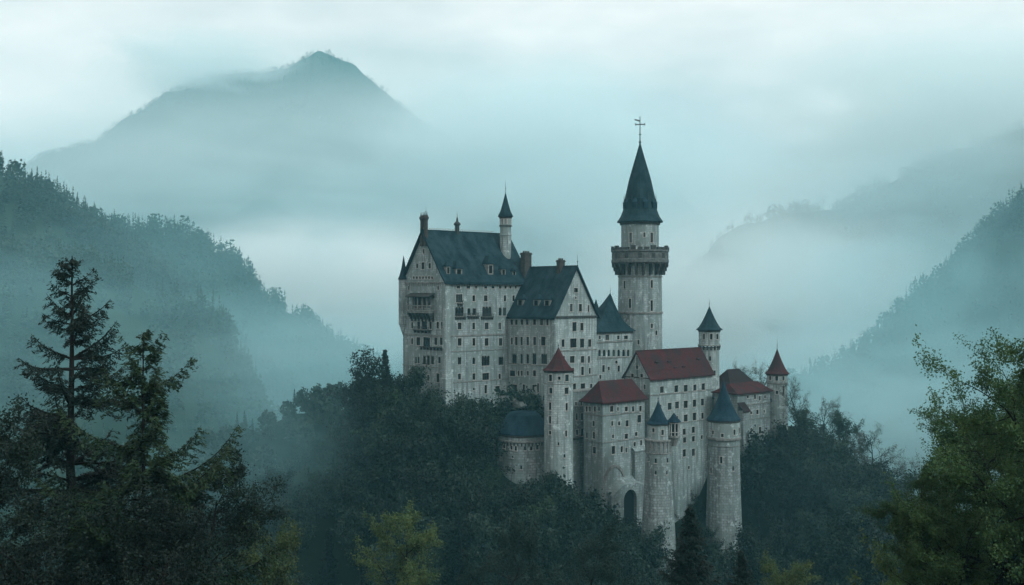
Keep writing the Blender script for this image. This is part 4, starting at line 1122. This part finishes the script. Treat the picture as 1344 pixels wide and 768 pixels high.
# gatehouse
gate = Block('gatehouse', 'square pale gate block with red hipped roof and arched doorway at its foot', 'building', 791, 240, 846, 766, 529, mt='stone')
g = gate.row
g('L', 537, [(769.8,2.4,7),(774,2.4,7),(780.6,2.8,7),(786,2,5)]); g('L', 556, [(779,3,7)]); g('L', 571.5, [(779.4,3,9),(770,2,7)]); g('L', 591, [(780,4,9)])
g('R', 537, [(802.8,4.4,7.5),(811,2,5),(822,4,6),(831,3.2,7),(840.5,3.2,8)])
g('R', 556, [(803.5,2.8,6),(812.7,2.8,5.5),(823,4,8),(839,5,10,550)])
g('R', 573, [(804.6,2.4,5),(822,4.4,6.5),(835,3.4,5,570)]); g('R', 591, [(805,4.6,10.5),(822,2.4,6),(816,3,8,590),(833,3,7,584),(841.5,2.6,8,582)])
g('R', 612, [(830,2,4)])
gate.finish()
gate.band(gate.loc('R', 791, 546.5)[1], .26, .15); gate.band(gate.ze - .35, .4, .28, 'cornice', 'dark_trim'); gate.band(gate.loc('R', 791, 582)[1], .2, .12)
x0, x1, y0, y1 = -.8, gate.L + .6, -.8, gate.Wd + .8
hip_roof(gate.root, x0, x1, y0, y1, gate.ze + .1, 1.9, gate.L - 1.2, gate.Wd / 2, zat(499.5, 245) - gate.zb)
# doorway buttress with arch
u0, zt = gate.loc('R', 812, 643); u1, _ = gate.loc('R', 829, 643); _, z1_ = gate.loc('R', 820, 690)
zb0 = 0.0
mb = MB(); dd = 1.6
ua, ub = gate.loc('R', 796, 640)[0], gate.loc('R', 843, 640)[0]; zc = gate.loc('R', 820, 634)[1]
hw = (u1 - u0) / 2; cu = (u0 + u1) / 2; zsp = zt - hw
K = 12
arc = [(cu - hw * math.cos(math.pi*i/K), zsp + hw * math.sin(math.pi*i/K)) for i in range(K + 1)]
mb.face([(ua, -dd, 0), (u0, -dd, 0), (u0, -dd, zc), (ua, -dd, zc - 2.2)]); mb.face([(u1, -dd, 0), (ub, -dd, 0), (ub, -dd, zc - 1.2), (u1, -dd, zc)])
for i in range(K):
    a, b = arc[i], arc[i+1]; mb.face([(a[0], -dd, a[1]), (b[0], -dd, b[1]), (b[0], -dd, zc), (a[0], -dd, zc)])
    mb.face([(a[0], -dd, a[1]), (b[0], -dd, b[1]), (b[0], 1.2, b[1]), (a[0], 1.2, a[1])])
for uu in (u0, u1): mb.face([(uu, -dd, 0), (uu, 1.2, 0), (uu, 1.2, zsp), (uu, -dd, zsp)])
mb.face([(ua, -dd, 0), (ua, -.01, 0), (ua, -.01, zc - 1.2), (ua, -dd, zc - 2.2)]); mb.face([(ub, -dd, 0), (ub, -.01, 0), (ub, -.01, zc), (ub, -dd, zc - 1.2)])
mb.face([(ua, -dd, zc - 2.2), (u0, -dd, zc), (u0, -.01, zc + 1.6), (ua, -.01, zc - 1.2)]); mb.face([(u0, -dd, zc), (u1, -dd, zc), (u1, -.01, zc + 1.6), (u0, -.01, zc + 1.6)]); mb.face([(u1, -dd, zc), (ub, -dd, zc - 1.2), (ub, -.01, zc), (u1, -.01, zc + 1.6)])
po = mb.build('porch', M['rubble'], gate.root)
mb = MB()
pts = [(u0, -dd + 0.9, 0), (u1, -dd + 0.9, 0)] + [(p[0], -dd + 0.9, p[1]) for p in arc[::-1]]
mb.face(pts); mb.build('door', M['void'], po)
mb = MB()                                        # big relieving arch in relief
ca, za = gate.loc('R', 806, 640); ra = abs(gate.loc('R', 819, 640)[0] - ca)
for i in range(9):
    a0 = math.pi * (0.10 + .8*i/9); a1 = math.pi * (0.10 + .8*(i+1)/9)
    for r0_, r1_ in ((ra, ra + .55),):
        p = [(ca + r*math.cos(a), za + 1.35*r*math.sin(a)) for a in (a0, a1) for r in (r0_, r1_)]
        mb.face([(p[0][0], -.2, p[0][1]), (p[1][0], -.2, p[1][1]), (p[3][0], -.2, p[3][1]), (p[2][0], -.2, p[2][1])])
        mb.face([(p[0][0], -.2, p[0][1]), (p[2][0], -.2, p[2][1]), (p[2][0], 0, p[2][1]), (p[0][0], 0, p[0][1])])
        mb.face([(p[1][0], -.2, p[1][1]), (p[3][0], -.2, p[3][1]), (p[3][0], 0, p[3][1]), (p[1][0], 0, p[1][1])])
mb.build('relieving_arch', M['trim'], gate.root)
mb = MB(); u_, z_ = gate.loc('R', 845, 575)
mb.box(u_ - 4.2, u_ + .1, -1.0, -.002, 0, z_ - 2.6)
slab(mb, [(u_ - 4.4, -1.2, z_ - 2.6), (u_ + .2, -1.2, z_ - 2.6), (u_ + .2, -.003, z_ - 1.6), (u_ - 4.4, -.003, z_ - 1.6)], .2)
mb.build('buttress', M['rubble'], gate.root)

# link wall between slim tower and gatehouse, and court walls
lk = Block('curtain_wall', 'recessed grey wall joining the slim red capped tower to the gatehouse', 'wall', 744, 244, 805, 720, 516, W_=3.0, mt='rubble')
lk.row('R', 547, [(757,2.6,9),(764,3,9)]); lk.row('R', 567.6, [(757.5,3,7),(764.4,3.4,10)]); lk.row('R', 530, [(756,2.4,5),(763,2.4,5)])
lk.finish(); lk.band(lk.ze, .35, .2, 'coping', 'trim'); 
mb = MB(); mb.box(-.2, lk.L, 0, 3.0, lk.ze + .002, lk.ze + .34); mb.build('wall_top', M['trim'], lk.root)
lk.band(lk.loc('R', 757, 577)[1], .5, .5, 'ledge', 'dark_trim', 'R')

# towers
sl = Round('slim_tower', 'slim tall pale tower with small red pointed roof in front of the gabled wing', 733, 234, 18.8, 487, group=TW, mt='stone_b', seg=24)
sl.wall([(20.2, 0), (18.9, sl.z(600)), (18.6, sl.z(485))], [(722.5,495,4,8.5),(744,495,4.6,9),(734,495,3.4,4.5),(723,511.6,4.2,7.5),(743.6,511.6,5,8.5),(722,531.7,3.2,10),(743.6,532.5,2.8,10),(722,549.5,3,10),(743,567,2.6,8),(722,566,3,5),(741,596,2.4,4.5),(733,580,2,4)])
sl.ring(19.6, sl.z(488.5), sl.z(486), 'cornice', 'dark_trim', inner=17); sl.ring(19.1, sl.z(503.5), sl.z(502.3), inner=17.5)
sl.cone(22.4, 486.3, 456, 'red', 8, True, 451, rot=R(22.5))
lo = Round('low_tower', 'squat wide round tower with dark blue roof at the left foot of the castle', 687, 242, 33.5, 570, group=TW, mt='rubble', seg=30)
lo.wall([(36, 0), (34, lo.z(600)), (33.5, lo.z(568))], [(662,583,3,5),(671.5,583.5,3,5),(677,584,3,6),(689,584,2.6,5),(697,584,2.6,5),(705,583,3.4,6),(658,600,2,4),(684,608,2.4,5),(673,595,1.8,3),(700,600,2.4,5)])
lo.ring(35, lo.z(577), lo.z(574.6), inner=32); lo.ring(34.6, lo.z(570), lo.z(567.5), 'cornice', 'dark_trim', inner=32)
lo.corbels(44, 33.6, 34.6, lo.z(581), lo.z(577.1), 'dark_trim', .3)
mb = MB(); k_ = lo.k; q = lambda r, py: (r*k_, lo.z(py))
mb.lathe([q(30, 567.6), q(35.2, 567.5), q(35.6, 566.6), q(29, 556), q(21, 543.5), q(17, 540.5), q(1, 538.5)], 28)
mb.build('roof', M['slate_blue'], lo.root)

ft = Round('battered_tower', 'tapering round tower with blue pointed roof and arcaded collar at the front', 864, 232, 16, 556, group=TW, mt='rubble', seg=24)
ft.wall([(25, 0), (22.2, ft.z(700)), (19, ft.z(650)), (16.4, ft.z(594)), (16.2, ft.z(578))], [(860.6,602.5,2.6,6),(876,602.5,2,6),(860.6,618,2.2,5),(851.5,601,1.6,6),(875,618,1.6,5)])
ft.ring(17.2, ft.z(594.5), ft.z(592.8), inner=15); ft.ring(18.2, ft.z(578.3), ft.z(575.8), inner=14)
ft.corbels(18, 16.2, 17.7, ft.z(592.7), ft.z(578.4), 'trim', .42)
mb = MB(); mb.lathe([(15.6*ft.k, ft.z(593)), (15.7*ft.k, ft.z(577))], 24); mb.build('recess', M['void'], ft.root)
ft.wall([(14.2, ft.z(577)), (13.8, ft.z(556))], [(857.6,563.5,3,5.5),(869.5,566,3.2,7)], 'drum', None, M['stone_b'])
ft.ring(14.8, ft.z(557.5), ft.z(555.6), 'cornice', 'dark_trim', inner=12)
ft.cone(15.8, 555.8, 526, 'slate_blue', 16, True, 520)
mb = MB(); b_ = (23.2*ft.k*math.sin(1.0), -2.5*math.cos(1.0))       # open lookout bay on the right
bx, by = 20.3*ft.k, -0.2; k_ = ft.k
mb.lathe([(0.5, ft.z(585)), (6.2*k_, ft.z(574)), (8*k_, ft.z(573.8)), (8*k_, ft.z(571))], 12, (bx, by))
bay = mb.build('lookout', M['trim'], ft.root)
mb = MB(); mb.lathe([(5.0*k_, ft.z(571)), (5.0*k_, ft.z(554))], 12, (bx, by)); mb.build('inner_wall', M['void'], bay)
mb = MB()
for i in range(9):
    a = 2*math.pi*i/9; mb.lathe([(.13, ft.z(571)), (.1, ft.z(556)), (.16, ft.z(554))], 6, (bx + 6.9*k_*math.cos(a), by + 6.9*k_*math.sin(a)))
mb.lathe([(6.4*k_, ft.z(566.8)), (7.3*k_, ft.z(566.8)), (7.3*k_, ft.z(566)), (6.4*k_, ft.z(566))], 14, (bx, by), cap=False)
mb.lathe([(5*k_, ft.z(555)), (7.6*k_, ft.z(555)), (7.6*k_, ft.z(553.5)), (5*k_, ft.z(553.5))], 14, (bx, by), cap=False)
mb.build('arcade', M['sill'], bay)
mb = MB(); mb.lathe([(.1, ft.z(553.6)), (9*k_, ft.z(553.4)), (9.2*k_, ft.z(552.8)), (5*k_, ft.z(548)), (.05, ft.z(541.5))], 14, (bx, by)); mb.build('roof', M['slate_blue'], bay)

rt = Round('wide_round_tower', 'stout round tower with large dark blue cone roof at the right front', 950, 247, 21, 551, group=TW, mt='rubble', seg=28, base_z=-68)
rt.wall([(26, 0), (25, rt.z(730)), (22, rt.z(650)), (20.4, rt.z(590)), (20.6, rt.z(575))], [(946.6,601,3,9),(933.5,616,2.2,8),(962,612,2,6)])
rt.ring(22.4, rt.z(576), rt.z(572.6), inner=19); rt.ring(21.2, rt.z(584), rt.z(583), inner=19)
rt.wall([(21.2, rt.z(573)), (21, rt.z(551))], [(948,569,3.4,4.6),(963.5,565,2.6,7),(970,564,2,8),(936,566,2.2,5)], 'drum', None, M['stone_b'])
rt.ring(22, rt.z(553), rt.z(551), 'cornice', 'dark_trim', inner=19)
rt.cone(22.6, 550.8, 500, 'slate_blue', 24, True, 492)

bt = Round('watch_tower', 'small round turret with dark cone roof rising behind the red long house', 931, 276, 13, 434, group=TW, mt='stone_b', seg=20)
bt.wall([(13.2, 0), (12.8, bt.z(459)), (12.8, bt.z(456))], [(932,470,2.4,6),(938,488,2,5)])
bt.corbels(16, 12.8, 14.6, bt.z(459), bt.z(454), 'dark_trim', .42)
bt.ring(15, bt.z(454), bt.z(452.4), inner=12)
bt.wall([(13.8, bt.z(452.5)), (13.8, bt.z(433))], [(924,441.5,3,7),(933.5,441.5,3.4,7.5),(941.3,441.5,2.8,7)], 'drum')
bt.ring(14.7, bt.z(435.4), bt.z(433.2), 'cornice', 'dark_trim', inner=12)
bt.cone(17.4, 433.2, 402, 'slate', 16, True, 392)

et = Round('end_tower', 'small round tower with red cone roof at the far right end of the castle', 1020, 274, 13.2, 491, group=TW, mt='stone_b', seg=20)
et.wall([(15, 0), (13.4, et.z(540)), (13, et.z(502))], [(1019.7,514,3,4.5),(1028,511,2.2,11),(1012,525,2,5)])
et.ring(14, et.z(503.3), et.z(501.5), inner=12)
et.wall([(13.4, et.z(502)), (13.2, et.z(490.5))], [(1019.3,495.8,3.4,6),(1011,495.8,2.6,5.5),(1028,495.8,2.6,5.5)], 'drum')
et.ring(14, et.z(492.6), et.z(490.8), 'cornice', 'dark_trim', inner=12)
et.cone(16, 490.8, 458, 'red', 16, True, 445)

# right wing and outbuildings
rw = Block('right_wing', 'low pale wing with red roof between the stout tower and the end tower', 'building', 968, 262, 1011, 940, 517, mt='rubble', W_=7.0)
rw.row('R', 521, [(981.5,2.6,3.6),(991,2.8,6),(997,2.4,6,523),(1004,2,4)]); rw.row('R', 542, [(986,2.6,3.5),(994,2.8,6,541),(1003,2,4,540)]); rw.row('R', 565, [(975.5,3,9),(997.5,3,9),(986,2.4,6)])
rw.finish(); rw.band(rw.loc('R', 968, 533.5)[1], .24, .18, faces='R'); rw.band(rw.loc('R', 968, 553)[1], .2, .14, faces='R'); rw.band(rw.ze - .3, .36, .22, 'cornice', 'dark_trim')
hip_roof(rw.root, -.6, rw.L + .5, -.6, 7.6, rw.ze + .05, 1.2, rw.L - 0.6, 3.5, zat(502.5, 268) - rw.zb)
mb = MB(); mb.box(0.2, 2.6, -1.6, -.003, 0, rw.ze - 4.2); slab(mb, [(0, -1.9, rw.ze - 4.3), (2.9, -1.9, rw.ze - 4.3), (2.9, -.004, rw.ze - 2.2), (0, -.004, rw.ze - 2.2)], .2, m=1)
mb.build('lean_to', [M['rubble'], M['brown']], rw.root)
ob = Block('outbuilding', 'small house with brownish red hipped roof half hidden behind the stout tower', 'building', 958, 278, 988, 936, 505, mt='stone')
ob.row('R', 512, [(966,3,4),(976,3,4)]); ob.finish(); ob.band(ob.ze - .3, .36, .22, 'cornice', 'dark_trim')
hip_roof(ob.root, -.7, ob.L + .7, -.7, ob.Wd + .7, ob.ze + .05, ob.L * .25, ob.L * .75, ob.Wd / 2, zat(484, 284) - ob.zb, mt='brown')
o2 = Block('shed', 'low brownish roofed shed tucked between the watch turret and the stout tower', 'building', 938, 272, 966, 920, 522, W_=6.0, mt='stone')
o2.finish()
hip_roof(o2.root, -.5, o2.L + .5, -.5, 6.5, o2.ze + .05, 1.0, o2.L - 1.0, 3, zat(506, 275) - o2.zb, mt='brown')

# ------------------------------------------------------------------ rocks
def rock(px, py, Y, sx, sy, sz, seed, label):
    rng = np.random.default_rng(seed)
    n = 40; m_ = 28
    th = np.linspace(0, 2*math.pi, n, endpoint=False); ph = np.linspace(-math.pi/2, math.pi/2, m_)
    TH, PH = np.meshgrid(th, ph)
    dx, dy, dz = np.cos(PH) * np.cos(TH), np.cos(PH) * np.sin(TH), np.sin(PH)
    cuts = rnd_unit(rng, 26); off = rng.uniform(0.55, 0.95, 26)
    r = np.full(TH.shape, 1.25)
    for c_, o_ in zip(cuts, off):
        dt = dx * c_[0] + dy * c_[1] + dz * c_[2]
        r = np.where(dt > 0.05, np.minimum(r, o_ / np.maximum(dt, 0.05)), r)
    r = r + 0.35 * fbm(dx * 5 + seed + dz * 3, dy * 5 + dz * 4, seed, 4)
    X = sx * r * np.cos(PH) * np.cos(TH); Yy = sy * r * np.cos(PH) * np.sin(TH); Z = sz * r * np.sin(PH)
    V = np.stack([X.ravel(), Yy.ravel(), Z.ravel()], 1)
    i = np.arange(n * m_).reshape(m_, n); j = np.roll(i, -1, axis=1)
    Fq = np.stack([i[:-1].ravel(), j[:-1].ravel(), j[1:].ravel(), i[1:].ravel()], 1)
    o = link('rock', np_mesh('rock', V, Fq, M['rock'], False), None, W(px, py, Y))
    return tag(o, label, 'rock')
rock(1014, 578, 262, 1.5, 2.0, 5.0, 3, 'tall pale crag jutting from trees below the end tower')
rock(664, 528, 251, 2.2, 1.6, 1.6, 5, 'grey boulder at the foot of the gabled wing')
rock(682, 531, 248, 2.2, 1.6, 1.3, 6, 'broad grey boulder above the squat blue roofed tower')

# ------------------------------------------------------------------ trees
BV = [broadleaf('leafy%d' % i, 100 + i, H=11 + i % 3, r0=0.2, kids=(11, 6, 4), leaf=0.42, per=9, lm='leaf_far', spread=1.0 + 0.08 * (i % 3), scatter=0.42, ratio=0.50) for i in range(6)]
BY_ = [broadleaf('pale_leafy%d' % i, 130 + i, H=11, r0=0.18, kids=(11, 6, 4), leaf=0.40, per=8, lm='leaf_m', scatter=0.42, ratio=0.5) for i in range(2)]
CV = [conifer('spruce%d' % i, 200 + i, H=13, rmax=2.3 + 0.3 * (i % 2), whorl=0.5, nb=6, twig=0.5, spray=0.55, sw=0.12, per=3) for i in range(3)]
BT = [broadleaf('bare%d' % i, 160 + i, H=12, r0=0.2, kids=(12, 7, 6), leaf=0.13, per=11, lm='twig', scatter=0.16, ratio=0.52, up=0.6) for i in range(2)]

LIMIT = [(250,720),(300,668),(330,632),(380,590),(430,556),(455,512),(480,502),(505,494),(520,505),(530,530),(548,515),(565,512),(580,530),(600,545),(620,520),(640,530),(655,600),(660,630),(690,640),(715,622),(735,628),(752,645),(775,655),(792,688),(812,690),(830,690),(846,705),(870,742),(890,735),(893,700),(905,662),(918,672),(930,690),(943,735),(958,742),(974,738),(978,640),(990,588),(1006,572),(1012,592),(1022,585),(1026,545),(1034,510),(1045,528),(1070,545),(1088,562),(1095,585),(1120,605),(1140,605),(1165,622),(1190,660),(1230,720),(1300,760)]
LX = np.array([p[0] for p in LIMIT], float); LYy = np.array([p[1] for p in LIMIT], float)
rng = np.random.default_rng(77)
def clear(x, y, z, h, w):
    """tree top and crown stay under the castle's visible foot"""
    px = 672 + x / y * F; hp = h / y * F; wp = w / y * F
    base = 384 - z / y * F
    for f in np.linspace(-1, 1, 7):
        topy = base - hp * (1 - 0.62 * abs(f) ** 1.6)
        if topy < np.interp(px + f * wp, LX, LYy) - 1: return False
    return True
placed = []
G1 = 'trees of the wooded castle hill'
def label_for(px, y, kind):
    side = 'left' if px < 640 else ('right' if px > 975 else 'front')
    if kind == 'conifer':
        return {'left': 'dark pointed spruce among leafy trees on the slope left of the castle', 'right': 'dark pointed spruce among leafy trees on the slope right of the castle', 'front': 'dark pointed spruce in the gloomy wood below the castle walls'}[side]
    if kind == 'pale':
        return {'left': 'lighter green leafy tree in the wood left of the castle', 'right': 'lighter green leafy tree in the wood right of the castle', 'front': 'lighter green leafy tree in the wood below the castle walls'}[side]
    return {'left': 'dark leafy tree in the misty wood on the slope left of the castle', 'right': 'dark leafy tree in the misty wood on the slope right of the castle', 'front': 'dark leafy tree in the gloomy wood below the castle walls'}[side]
def try_tree(x, y, hs, force=None):
    z = float(terrain(x, y))
    kind = force or ('conifer' if rng.random() < 0.16 else ('pale' if rng.random() < 0.16 else 'leafy'))
    for s in hs:
        h = (13 if kind == 'conifer' else 12) * s; w = (2.2 if kind == 'conifer' else 4.0) * s
        if clear(x, y, z, h, w):
            ms = CV[rng.integers(3)] if kind == 'conifer' else (BY_[rng.integers(2)] if kind == 'pale' else BV[rng.integers(6)])
            px = 672 + x / y * F
            put_tree('spruce_tree' if kind == 'conifer' else 'leafy_tree', ms, (x, y, z - 0.3), s * rng.uniform(.95, 1.05), rng.random() * 6.28, label_for(px, y, kind), G1)
            placed.append((x, y)); return True
    return False
inside = lambda x, y: any(-1.5 < (x-b.o[0])*U[0]+(y-b.o[1])*U[1] < b.L+1.5 and -1.5 < (x-b.o[0])*V_[0]+(y-b.o[1])*V_[1] < b.Wd+1.5 for b in (wing, hall, shs, red, gate, lk, rw, ob, o2)) or any(math.hypot(x-r.c[0], y-r.c[1]) < 27*r.k for r in (kp, sl, ft, rt, bt, et)) or math.hypot(x-lo.c[0], y-lo.c[1]) < 7.5
tries = 0
while len(placed) < 190 and tries < 9000:
    tries += 1
    y = rng.uniform(150, 300); px = rng.uniform(265, 1230)
    x = (px - 672) / F * y
    if inside(x, y): continue
    if y > 262 + 0.2 * (x + 25) + 6 and 520 < px < 1040: continue
    if any((x-a)**2 + (y-b)**2 < (4.2 if y > 200 else 5.4) ** 2 for a, b in placed): continue
    s0 = rng.uniform(0.75, 1.4)
    try_tree(x, y, (s0, s0 * 0.75, s0 * 0.5, 0.32))
print('hill trees', len(placed), tries)
BU = [broadleaf('bush%d' % i, 180 + i, H=4.2, r0=0.10, levels=2, kids=(12, 8), leaf=0.36, per=16, lm='leaf_far', first=0.06, ratio=0.62, scatter=0.38, spread=1.15) for i in range(3)]
nb_ = 0
for k in range(3500):
    px = 470 + (k * 61.803) % 735; y = rng.uniform(200, 262)
    x = (px - 672) / F * y
    if inside(x, y): continue
    if any((x-a)**2 + (y-b)**2 < 2.2 ** 2 for a, b in placed): continue
    z = float(terrain(x, y)); lim = np.interp(px, LX, LYy)
    want = (384 - lim) / F * y - z - rng.uniform(0, 0.6)           # height that just reaches the visible tree line
    small = want < 4.5
    if want < 0.8 or nb_ > 165: continue
    kind = 'shrub' if small else 'tree'
    full = 4.4 if small else 11.8
    for s in (want / full, want / full * .8, want / full * .6):
        s = min(s, 1.4)
        if clear(x, y, z, full * s, (2.4 if small else 4.0) * s):
            if small: put_tree('shrub', BU[rng.integers(3)], (x, y, z - .15), s, rng.random() * 6.28, 'dark leafy shrub at the foot of the castle walls and towers', 'shrubs at the foot of the castle', 'shrub')
            else: put_tree('leafy_tree', BV[rng.integers(6)], (x, y, z - .3), s, rng.random() * 6.28, label_for(px, y, 'leafy'), G1)
            placed.append((x, y)); nb_ += 1; break
print('fringe', nb_)
# single trees that stand out on the hill
def spot(name, ms, px, top, Y, label, hbase, rz=0.0, group=None):
    x = (px - 672) / F * Y; z = float(terrain(x, Y)); s = max(0.3, (zat(top, Y) - z) / hbase)
    put_tree(name, ms, (x, Y, z - .2), s, rz, label, group)
spot('leafy_tree', BV[1], 483, 470, 252, 'rounded tree topping the wood just left of the great hall', 11.5)
spot('spruce_tree', CV[0], 505, 457, 255, 'pointed spruce beside the rounded tree left of the great hall', 13, 1.0)
spot('leafy_tree', BV[4], 558, 489, 244, 'dark rounded tree standing against the balcony side of the great hall', 11.5, 2.0)
spot('leafy_tree', BV[2], 628, 520, 243, 'dark leafy tree against the foot of the great hall long side', 11.5, 3.0)
spot('leafy_tree', BY_[0], 641, 548, 244, 'lighter green bush like tree left of the squat blue roofed tower', 11.5, 3.6)
BS = conifer('big_spruce', 333, H=20, r0=0.24, rmax=6.4, whorl=0.62, first=0.04, nb=7, twig=0.36, spray=0.38, sw=0.055, per=7, droop=0.3, power=0.92, irregular=0.42, gap=0.12)
spot('spruce_tree', BS, 907, 660, 84, 'almost black spruce in the gap between the two front towers', 20, 0.4)
spot('spruce_tree', BS, 974, 718, 80, 'small black spruce below the stout right tower', 20, 1.4)
spot('leafy_tree', BT[0], 1150, 556, 256, 'thin bare twigged tree at the right end of the castle hill', 12.4, 0.3)
spot('leafy_tree', BT[1], 1128, 575, 250, 'low bare branched tree in front of the thin bare tree', 12.4, 1.2)
spot('leafy_tree', BT[1], 1170, 600, 252, 'last sparse tree at the lower right end of the castle hill', 12.4, 5.2)
spot('leafy_tree', BT[1], 1052, 497, 268, 'tall feathery sparse tree right behind the end tower', 12.4, 2.2)
spot('leafy_tree', BT[0], 1078, 520, 262, 'sparse spreading tree on the slope right of the end tower', 12.4, 4.0)
spot('leafy_tree', BT[1], 966, 476, 292, 'small sparse tree peeping over the brownish red roof', 12.4, 4.4)
spot('leafy_tree', BT[0], 1000, 478, 296, 'small sparse tree peeping over the right wing beside the end tower', 12.4, 5.0)
FV = [broadleaf('fine_leafy%d' % i, 190 + i, H=11.5, r0=0.2, kids=(12, 7, 6), leaf=0.2, per=18, lm='leaf_far', scatter=0.2, ratio=0.5, up=0.5) for i in range(2)]
spot('leafy_tree', FV[0], 1116, 548, 258, 'round headed tree beside the bare tree right of the castle', 11.3, 0.9)
spot('leafy_tree', FV[1], 918, 655, 251, 'dark bushy tree in the notch between the two round front towers', 11.3, 0.2)
spot('leafy_tree', FV[0], 930, 690, 242, 'dark bushy tree against the left foot of the stout right tower', 11.3, 1.2)
def bush(px, top, Y, label, rz):
    x = (px - 672) / F * Y; z = float(terrain(x, Y)); s = max(0.25, (zat(top, Y) - z) / 4.3)
    put_tree('shrub', BU[int(px) % 3], (x, Y, z - .15), s, rz, label, 'shrubs at the foot of the castle', 'shrub')
for i, (px, top, Y) in enumerate(((656, 622, 237), (667, 630, 235), (680, 636, 234), (694, 638, 233), (707, 634, 233), (721, 626, 229), (738, 632, 228), (752, 646, 231), (766, 654, 235), (781, 668, 236), (797, 688, 236), (812, 692, 235), (828, 692, 235), (668, 516, 252), (697, 522, 249), (652, 530, 249), (985, 586, 258), (1000, 574, 260), (1030, 560, 262))):
    bush(px, top, Y, 'dark leafy shrub at the foot of the castle walls and towers', i * 1.7)
# hazy wood on the shoulder behind, left of the castle
P_ = []
rg = np.random.default_rng(5)
while len(P_) < 640:
    y = rg.uniform(300, 480); px = rg.uniform(255, 640); x = (px - 672) / F * y
    z = float(terrain(x, y))
    P_.append((x, y, z))
forest('forest', P_, rg, 9, 200, M['forest'], 'misty wood on the shoulder behind the left side of castle', 0.5)

# foreground trees
M['fir_green'] = leaf_mat('green_needles', (0.008, 0.024, 0.012), (0.024, 0.050, 0.020), 0.15, 0.1)
FIR = conifer('tall_fir', 301, H=22, r0=0.42, rmax=5.8, whorl=0.98, first=0.06, nb=5, twig=0.26, spray=0.24, sw=0.034, per=11, droop=0.24, irregular=0.5, power=0.68, gap=0.15, upturn=0.30, low_gap=0.14)
x = (95 - 672) / F * 55; z0 = zat(336, 55) - 22
put_tree('fir_tree', FIR, (x, 55, z0), 1.0, 0.6, 'tall dark fir with layered boughs, highest tree at lower left')
F2 = conifer('young_fir', 312, H=17, r0=0.2, rmax=6.0, whorl=1.0, first=0.06, nb=5, twig=0.26, spray=0.24, sw=0.04, per=13, droop=0.16, irregular=0.6, power=0.66, gap=0.3, low_gap=0.12, lm='fir_green', upturn=0.4)
x = (192 - 672) / F * 50; z0 = zat(437, 50) - 17
put_tree('fir_tree', F2, (x, 50, z0), 1.0, 2.1, 'shorter ragged green fir leaning against the tall dark fir', tilt=(0, R(3)))
NB = [broadleaf('near_leafy%d' % i, 400 + i, H=12, r0=0.2, kids=(12, 8, 7), leaf=0.13, per=34, lm='leaf', scatter=0.17, ratio=0.52, first=0.15) for i in range(2)]
NY = broadleaf('near_pale', 420, H=12, r0=0.18, kids=(12, 8, 6), leaf=0.18, per=22, lm='leaf_y', scatter=0.18, ratio=0.5, first=0.2)
def fore(ms, px, top, Y, label, h, rz, name='leafy_tree', s=1.0):
    x = (px - 672) / F * Y; H_ = h * s
    put_tree(name, ms, (x, Y, zat(top, Y) - H_), s, rz, label)
fore(NB[0], 6, 545, 48, 'dark leafy tree at the left edge below the tall fir', 11.6, 0.2)
fore(NB[1], 52, 640, 42, 'low dark bushy tree at the bottom left corner', 11.6, 1.2, s=.9)
fore(NB[0], 150, 668, 44, 'dark leafy tree under the boughs of the two firs', 11.6, 2.6, s=.85)
fore(NB[1], 238, 618, 52, 'dark spreading tree right of the two firs', 11.6, 3.9, s=.95)
fore(NB[0], 236, 655, 60, 'low leafy tree right of the firs near the bottom edge', 11.6, 5.1, s=.8)
fore(NY, 355, 690, 75, 'yellow green leafy tree at the bottom beside the dark firs', 11.6, 0.4, s=.95)
fore(NY, 515, 676, 105, 'pale yellow green tree standing alone at the bottom centre', 11.6, 2.2, s=1.15)
fore(NB[0], 640, 690, 120, 'dull leafy tree right of the pale yellow green tree', 11.6, 1.7, s=1.2)
fore(NB[1], 770, 700, 125, 'dull leafy tree at the bottom below the gatehouse', 11.6, 4.7, s=1.2)
fore(NY, 1030, 742, 95, 'low olive green tree at the bottom below the stout tower', 11.6, 3.2, s=.9)
OAK = broadleaf('oak', 505, H=19, r0=0.42, kids=(18, 10, 8), leaf=0.115, per=85, lm='leaf_o', scatter=0.14, ratio=0.47, first=0.22, spread=1.08, up=0.25)
x = (1352 - 672) / F * 45
put_tree('oak_tree', OAK, (x, 45, zat(424, 45) - 17.6), .93, 0.0, 'large green leafy tree with spreading boughs at the right edge')
x = (1318 - 672) / F * 50
put_tree('oak_tree', OAK, (x, 50, zat(515, 50) - 17.6 * .85), .85, 2.4, 'lower leafy tree with wide boughs in front of the large tree at the right edge')
x = (1296 - 672) / F * 42
put_tree('oak_tree', OAK, (x, 42, zat(632, 42) - 17.6 * .55), .55, 4.0, 'small green leafy tree low under the large trees at right')
fore(NY, 1195, 712, 46, 'low yellowish bushy tree in the bottom right corner', 11.6, 1.9, s=.8)
